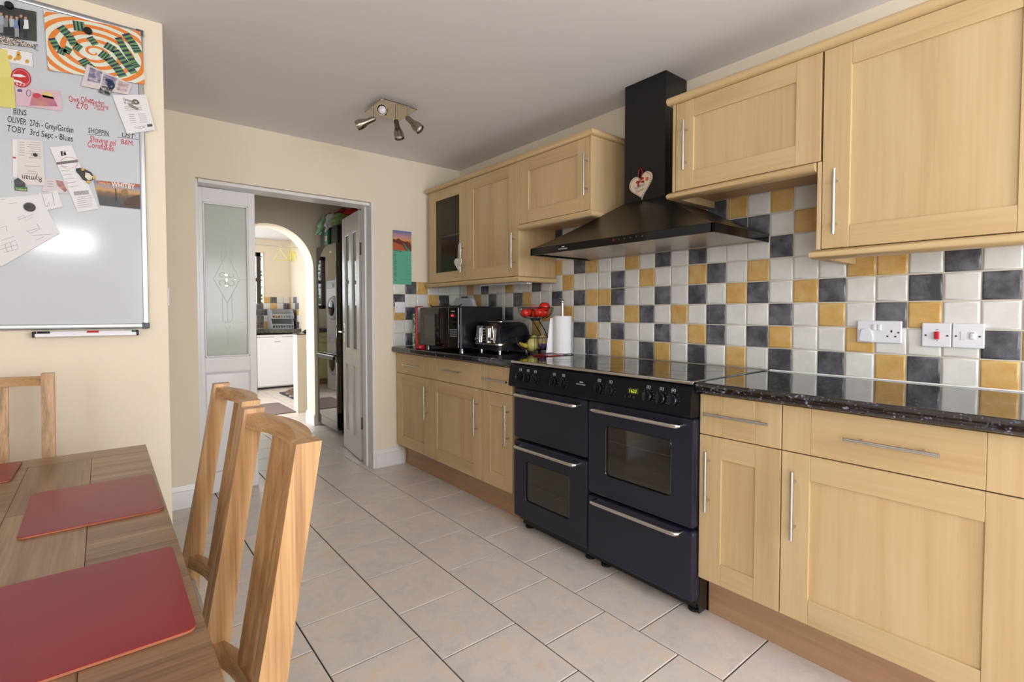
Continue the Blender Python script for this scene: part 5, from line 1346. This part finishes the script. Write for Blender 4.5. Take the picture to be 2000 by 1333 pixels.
# pen tray with three marker pens
pt_ = thing('pen_tray', 'slim white pen tray clipped under the whiteboard', 'pen tray', (-2.448, YW - .03, 1.118))
ob('shelf', MB().box(-2.603, -2.292, YW - .048, YW - .001, 1.116, 1.120, .001).box(-2.603, -2.292, YW - .050, YW - .046, 1.116, 1.128, .001), M_WHITEP, pt_)
for x_ in (-2.606, -2.297): ob('end_cap', MB().box(x_, x_ + .008, YW - .052, YW - .001, 1.114, 1.136, .002), M_INK, pt_)
def pen(label, x0, x1, y_, capm, capx):
    t = thing('marker_pen', label, 'pen', ((x0 + x1) / 2, y_, 1.121), 'marker pens')
    ob('barrel', MB().cyl((x0, y_, 1.1285), (x1, y_, 1.1285), .0072, 14), M_WHITEP, t)
    ob('cap', MB().cyl((capx[0], y_, 1.1285), (capx[1], y_, 1.1285), .0082, 14), capm, t)
    return t
pen('black capped marker pen at the left of the pen tray', -2.592, -2.452, YW - .038, M_INK, (-2.592, -2.557))
pen('red capped marker pen in the middle of the pen tray', -2.444, -2.312, YW - .038, mat('pen_red', 'b8262e', .3), (-2.450, -2.415))
pen('green capped marker pen at the back right of the pen tray', -2.44, -2.303, YW - .019, mat('pen_green', '1f6e5c', .3), (-2.335, -2.302))
pa = px(331, 562, 'y', 0); o = ob('switch_plate', MB().box(pa.x - .085, pa.x, -.006, WY - .0005, pa.z - .11, pa.z, .003), M_WHITEP); tag(o, 'white switch plate half hidden behind the whiteboard wall corner', 'switch')
# ================================================================== UTILITY ROOM AND LOBBY
fr = thing('fridge_freezer', 'tall black gloss fridge freezer behind the open door', 'fridge', (-.31, 1.5, 0))
M_FRI = mat('fridge_gloss', '08080a', .02, ior=2.8)
fy0, fy1, fx = 1.225, 1.775, -.63
ob('cabinet', MB().box(fx + .06, -.03, fy0, fy1, .03, 1.885, .004), M_BLACKM, fr)
ob('fridge_door', MB().box(fx, fx + .055, fy0, fy1, .79, 1.888, .006), M_FRI, fr, 'mirror gloss upper door')
fd = ob('freezer_door', MB().box(fx, fx + .055, fy0, fy1, .04, .778, .006), M_FRI, fr, 'mirror gloss lower door')
ob('door_handle', MB().box(fx - .012, fx, fy0 + .06, fy1 - .05, .735, .768, .004), M_BLACKM, fd); ob('handle_trim', MB().box(fx - .016, fx, fy0 + .05, fy1 - .03, .770, .782, .003), M_STEEL, fd)
ob('badge', MB().box(fx - .001, fx, fy0 + .10, fy0 + .16, 1.80, 1.815), M_CHROME, fr)
for (x_, y_) in ((fx + .09, fy0 + .05), (fx + .09, fy1 - .05), (-.08, fy0 + .05), (-.08, fy1 - .05)): ob('foot', MB().cyl((x_, y_, 0), (x_, y_, .035), .02, 10), M_BLACKM, fr)
# laundry on top
def cloth(name, label, c, sx, sy, sz, m, seed, drop=0.):
    rn = random.Random(seed); bm = bmesh.new(); bmesh.ops.create_icosphere(bm, subdivisions=4, radius=1)
    ph_ = [rn.uniform(0, 6.28) for _ in range(6)]; zmin = 1e9
    for v in bm.verts:
        p = v.co; f = 1 + .16 * math.sin(5 * p.x + ph_[0]) * math.sin(4 * p.y + ph_[1]) + .12 * math.sin(9 * p.z + ph_[2] + 3 * p.x) + .05 * math.sin(17 * p.y + ph_[3] + 5 * p.x)
        v.co = Vector((p.x * sx * f, p.y * sy * f, max(p.z, -.55) * sz * f))
        if drop and v.co.x < -sx * .35: v.co.z -= drop * ((-sx * .35 - v.co.x) / sx)
    for v in bm.verts: v.co += Vector(c)
    o = ob(name, MB().addbm(bm), m, smooth=180); tag(o, label, 'laundry', 'laundry on the fridge'); return o
cb = thing('storage_crate', 'black plastic crate holding laundry on top of the fridge', 'crate', (-.33, 1.45, 1.8905))
ob('crate_wall', MB().box(-.60, -.06, 1.25, 1.27, 1.8905, 2.06, .004).box(-.60, -.06, 1.70, 1.72, 1.8905, 2.06, .004).box(-.60, -.58, 1.27, 1.70, 1.8905, 2.06, .004).box(-.08, -.06, 1.27, 1.70, 1.8905, 2.06, .004), M_BLACKM, cb); ob('crate_base', MB().box(-.58, -.08, 1.27, 1.70, 1.8905, 1.90), M_BLACKM, cb)
cloth('green_cloth', 'pale green cloth hanging over the front of the crate', (-.56, 1.62, 2.13), .11, .10, .09, mat('cloth_mint', '7da07c', .9), 1, .16)
cloth('red_cloth', 'crimson cloth piled at the back of the crate', (-.42, 1.50, 2.19), .14, .19, .07, mat('cloth_crimson', '8e1830', .9), 2)
cloth('white_cloth', 'white cloth hanging from the middle of the crate', (-.57, 1.46, 2.12), .07, .07, .09, mat('cloth_white', 'b9b6bb', .9), 3, .08)
cloth('lime_cloth', 'yellow-green cloth bundled at the near side of the crate', (-.52, 1.35, 2.13), .09, .09, .07, mat('cloth_lime', '7d9a58', .9), 4, .03)
cloth('orange_cloth', 'bright red-orange cloth at the near top of the crate', (-.42, 1.30, 2.19), .08, .07, .06, mat('cloth_orange', 'c0301e', .9), 5)
cloth('navy_cloth', 'dark navy cloth lying behind the others on the crate', (-.20, 1.40, 2.16), .10, .2, .07, mat('cloth_navy', '20243a', .9), 6)
wbx = thing('detergent_box', 'green detergent carton standing at the fridge top edge', 'carton', (-.615, 1.50, 1.8885))
ob('carton', MB().box(-.628, -.603, 1.44, 1.53, 1.8885, 2.05, .003), mat('carton_green', '2c7d58', .5), wbx); ob('label_print', MB().box(-.6288, -.628, 1.455, 1.515, 1.93, 1.98), mat('carton_pink', 'c9a6a0', .5), wbx)

# mat, freezer, worktop, rack, shoes, hangers
o = ob('door_mat', MB().prism(rrect(-1.36, -.60, 2.66, 3.46, .02), 'z', .0005, .012), mat('mat_brown', '7d6c6a', .95, bump=.4, bscale=400)); tag(o, 'brown woven doormat on the floor beyond the arch', 'mat')
fz_ = thing('freezer', 'small white under-counter freezer in the far lobby', 'freezer', (-.245, 5.1, 0))
ob('cabinet', MB().box(-.54, .025, 4.86, 5.36, .03, .848, .006), M_WHITEP, fz_)
fdo = ob('door', MB().box(-.548, .028, 4.81, 4.857, .05, .82, .010), M_WHITEP, fz_); ob('top_lid', MB().box(-.548, .028, 4.81, 5.36, .824, .858, .008), M_WHITEP, fz_)
ob('handle_recess', MB().box(-.30, -.19, 4.806, 4.812, .805, .832, .003), M_WHITEP, fz_); ob('logo', MB().box(-.30, -.205, 4.8088, 4.8102, .742, .754), mat('freezer_print', 'a4a4ac', .5), fdo)
for (x_, y_) in ((-.47, 4.9), (-.02, 4.9), (-.47, 5.3), (-.02, 5.3)): ob('foot', MB().cyl((x_, y_, 0), (x_, y_, .035), .015, 8), M_BLACKM, fz_)
o = ob('lobby_worktop', MB().box(-2.0, .098, 4.77, 5.388, .885, .945, .006), M_TOP); tag(o, 'dark worktop above the white freezer in the far lobby', 'worktop')
lk = thing('low_cupboard', 'pale low cupboard end with dark top beside the archway', 'cupboard', (-.25, 2.68, 0))
ob('end_panel', MB().box(-.60, .095, 2.60, 2.76, 0, .94, .002), mat('cream_panel', 'd9d3c4', .45), lk)
ob('counter_top', MB().box(-.605, .096, 2.595, 2.765, .9405, .955, .002), M_TOP, lk)
rk_ = thing('basket_rack', 'grey stacking plastic basket on the lobby worktop', 'basket', (-.12, 5.1, .946))
M_GRP = mat('grey_plastic', '9a9ca2', .5)
for z0_ in (.9455, 1.105):
    z1_ = z0_ + .155
    ob('basket_back', MB().box(-.285, .045, 5.26, 5.27, z0_, z1_, .002), M_GRP, rk_)
    for x_ in (-.29, .04): ob('basket_side', MB().prism([(5.0, z0_), (5.27, z0_), (5.27, z1_), (5.05, z1_), (5.0, z0_ + .07)], 'x', x_, x_ + .01), M_GRP, rk_)
    ob('basket_floor', MB().box(-.285, .045, 5.0, 5.26, z0_, z0_ + .008), M_GRP, rk_)
    fb_ = MB().box(-.285, .045, 4.99, 5.0, z0_, z0_ + .014).box(-.285, .045, 4.99, 5.0, z0_ + .055, z0_ + .075)
    for k in range(9): fb_.box(-.285 + k * .0405, -.275 + k * .0405, 4.991, 4.999, z0_ + .01, z0_ + .06)
    ob('basket_front', fb_, M_GRP, rk_)
o = ob('snack_bag', MB().ell((-.20, 5.07, 1.15), .07, .05, .028, 14, 8), mat('snack_red', 'b8452e', .4, col2='d8a06a', nscale=30)); tag(o, 'small red packet inside the grey basket', 'packet')
o = ob('gloves', MB().ell((-.40, 2.68, .980), .10, .06, .026, 14, 8).ell((-.47, 2.67, .970), .05, .05, .015, 12, 8), mat('glove_black', '17171a', .8)); tag(o, 'crumpled black gloves on the end of the counter', 'gloves')
o = ob('shoe_tray', MB().prism(rrect(-.36, .02, 3.62, 4.35, .02), 'z', .0005, .012), mat('tray_dark', '3c3d44', .7)); tag(o, 'dark rubber tray under the shoes', 'tray')
def shoe(label, cx_, cy_, rot):
    t = thing('shoe', label, 'shoe', (cx_, cy_, .0125), 'shoes on the tray')
    R_ = Matrix.Rotation(rot, 3, 'Z')
    def T(p): return R_ @ Vector(p) + Vector((cx_, cy_, .0125))
    prof = [(-.13, .034, .10), (-.10, .040, .105), (-.05, .040, .085), (0, .042, .07), (.05, .046, .055), (.10, .042, .042), (.135, .026, .028)]
    n = 10; vs = []
    for (x_, w_, h_) in prof:
        for k in range(n + 1):
            a = PI * k / n; vs.append(T((x_, w_ * math.cos(a), .02 + h_ * math.sin(a) ** .7)))
    m = n + 1; fs = [[i * m + k, i * m + k + 1, (i + 1) * m + k + 1, (i + 1) * m + k] for i in range(len(prof) - 1) for k in range(n)] + [list(range(m)), [(len(prof) - 1) * m + k for k in range(m)]]
    fs += [[i * m, (i + 1) * m, (i + 1) * m + n, i * m + n] for i in range(len(prof) - 1)]
    ob('upper', MB().raw(vs, fs), mat('shoe_brown', '4a3832', .7, col2='8a6e62', nscale=40), t, smooth=60)
    so = [(-.14, -.036), (-.10, -.044), (0, -.046), (.08, -.05), (.13, -.03), (.145, 0), (.13, .03), (.08, .05), (0, .046), (-.10, .044), (-.14, .036)]
    ob('sole', MB().raw([T((p[0], p[1], 0)) for p in so] + [T((p[0], p[1], .022)) for p in so], [[i, (i + 1) % 11, 11 + (i + 1) % 11, 11 + i] for i in range(11)] + [list(range(11)), [11 + i for i in range(11)]]), mat('shoe_sole', 'a39a92', .8), t)
    lc = MB()
    for k in range(4): lc.tube([T((-.02 + k * .025, -.025, .085 - k * .010)), T((-.015 + k * .025, 0, .096 - k * .010)), T((-.01 + k * .025, .025, .085 - k * .010))], .003, 5)
    ob('laces', lc, M_INK, t)
shoe('brown trainer nearer the viewer on the dark tray', -.22, 3.86, PI + .25); shoe('brown trainer farther back on the dark tray', -.19, 4.10, PI + .1)
rl_ = thing('clothes_rail', 'thin steel clothes rail across the far lobby', 'rail', (-.5, 4.0, 2.15))
ob('rod', MB().cyl((-1.4, 4.0, 2.152), (.096, 4.0, 2.152), .009, 12), M_STEEL, rl_); ob('bracket', MB().cyl((.085, 4.0, 2.152), (.0995, 4.0, 2.152), .025, 14), M_STEEL, rl_); ob('bracket', MB().cyl((-1.4, 4.0, 2.152), (-1.4, 4.0, 2.4195), .007, 10), M_STEEL, rl_)
M_HANG = mat('yellow_plastic', 'd8cf3a', .4)
def hanger(label, x_, tw):
    c, s = math.cos(tw), math.sin(tw)
    def T(u, z): return (x_ + u * c, 4.0 + u * s, 2.152 + z)
    hook = [T(.012 * math.cos(a), .012 * math.sin(a)) for a in [-.6 + (PI + .6) * i / 9 for i in range(10)]]
    b = MB().tube(hook, .0028, 6).tube([hook[-1], T(-.004, -.03), T(0, -.055)], .0028, 6).tube([T(0, -.055), T(.085, -.17), T(.09, -.195), T(.07, -.2), T(-.07, -.2), T(-.09, -.195), T(-.085, -.17)], .0045, 6, closed=True)
    o = ob('coat_hanger', b, M_HANG); tag(o, label, 'hanger', 'yellow hangers')
for k, (x_, tw) in enumerate(((-.40, .1), (-.29, 1.0), (-.262, 1.25), (-.234, 1.4), (-.206, 1.5))):
    hanger(['yellow child hanger hanging alone at the left of the rail', 'leftmost yellow hanger of the bunch on the rail', 'second yellow hanger of the bunch on the rail', 'third yellow hanger of the bunch on the rail', 'rightmost yellow hanger of the bunch on the rail'][k], x_, tw)
o = ob('wall_clock', MB().cyl((.0995, 4.35, 1.93), (.075, 4.35, 1.93), .11, 28), M_BLACKM); tag(o, 'round dark wall clock edge on beside the arch', 'clock')
# laundry machines and cream units of the lobby, seen mirrored in the fridge door
def machine(label, z0_, hh, cat):
    t = thing('washing_machine' if cat == 'washing machine' else 'tumble_dryer', label, cat, (-1.95, 4.1, z0_))
    x1_ = -1.64
    ob('cabinet', MB().box(-2.24, x1_, 3.80, 4.40, z0_, z0_ + hh, .008), M_WHITEP, t)
    zc = z0_ + hh * .5
    dd = ob('porthole_ring', MB().lathe([(.19, 0), (.19, .02), (.16, .035), (.145, .03)], (x1_, 4.1, zc), 32, 'x'), mat('porthole_grey', 'b9bcc6', .3), t)
    ob('porthole_glass', MB().lathe([(.146, .022), (.1, .04), (0, .045)], (x1_, 4.1, zc), 28, 'x'), M_BLACKG, dd)
    cp_ = ob('control_strip', MB().box(x1_, x1_ + .006, 3.82, 4.38, z0_ + hh - .12, z0_ + hh - .02, .002), mat('strip_white', 'd5d7de', .4), t)
    ob('dial', MB().cyl((x1_ + .006, 4.1, z0_ + hh - .07), (x1_ + .025, 4.1, z0_ + hh - .07), .03, 20), M_WHITEP, cp_)
machine('white washing machine mirrored low in the fridge door', .0005, .85, 'washing machine'); 
machine('white tumble dryer stacked on the washing machine, mirrored in the fridge door', .852, .85, 'dryer')
lc_ = thing('lobby_cabinet', 'pale cream cabinet under the lobby worktop left of the freezer', 'cabinet', (-1.05, 5.1, 0))
M_CRC = mat('cream_yellow_unit', 'd6d29c', .4)
ob('carcass', MB().box(-2.02, -.57, 4.83, 5.38, .1, .884), M_CRC, lc_); ob('plinth', MB().box(-2.02, -.57, 4.88, 4.9, 0, .1), M_PLINTH, lc_)
for k in range(3):
    dd = ob('door', MB().box(-2.015 + k * .48, -1.54 + k * .48, 4.81, 4.83, .11, .70, .003), M_CRC, lc_); ob('handle', MB().cyl((-1.55 + k * .48, 4.79, .45), (-1.55 + k * .48, 4.79, .62), .006, 8), M_STEEL, dd)
    dw = ob('drawer_front', MB().box(-2.015 + k * .48, -1.54 + k * .48, 4.81, 4.83, .71, .875, .003), M_CRC, lc_); ob('handle', MB().cyl((-1.82 + k * .48, 4.79, .8), (-1.65 + k * .48, 4.79, .8), .006, 8), M_STEEL, dw)
# garden foliage outside the lobby window
hb_ = MB(); rn = random.Random(3)
for k in range(5200):
    c = Vector((rn.uniform(-3.6, 1.2), 6.6 + rn.uniform(0, .7), rn.uniform(.2, 3.0))); a = rn.uniform(0, 6.28); e_ = rn.uniform(-.8, .8); s_ = rn.uniform(.03, .065)
    u = Vector((math.cos(a), math.sin(a) * .4, math.sin(e_))).normalized() * s_; v_ = u.cross(Vector((rn.uniform(-1, 1), rn.uniform(-1, 1), rn.uniform(-1, 1)))).normalized() * s_ * .5
    hb_.raw([c - u, c + v_, c + u, c - v_], [[0, 1, 2, 3]])
o = ob('garden_hedge', hb_, mat('hedge_green', '5c7a3e', .6, col2='8fae66', nscale=2)); tag(o, 'leafy green hedge outside the lobby window', 'hedge', kind='stuff')
for o in bpy.data.objects:
    if '_d' in o.keys(): del o['_d']
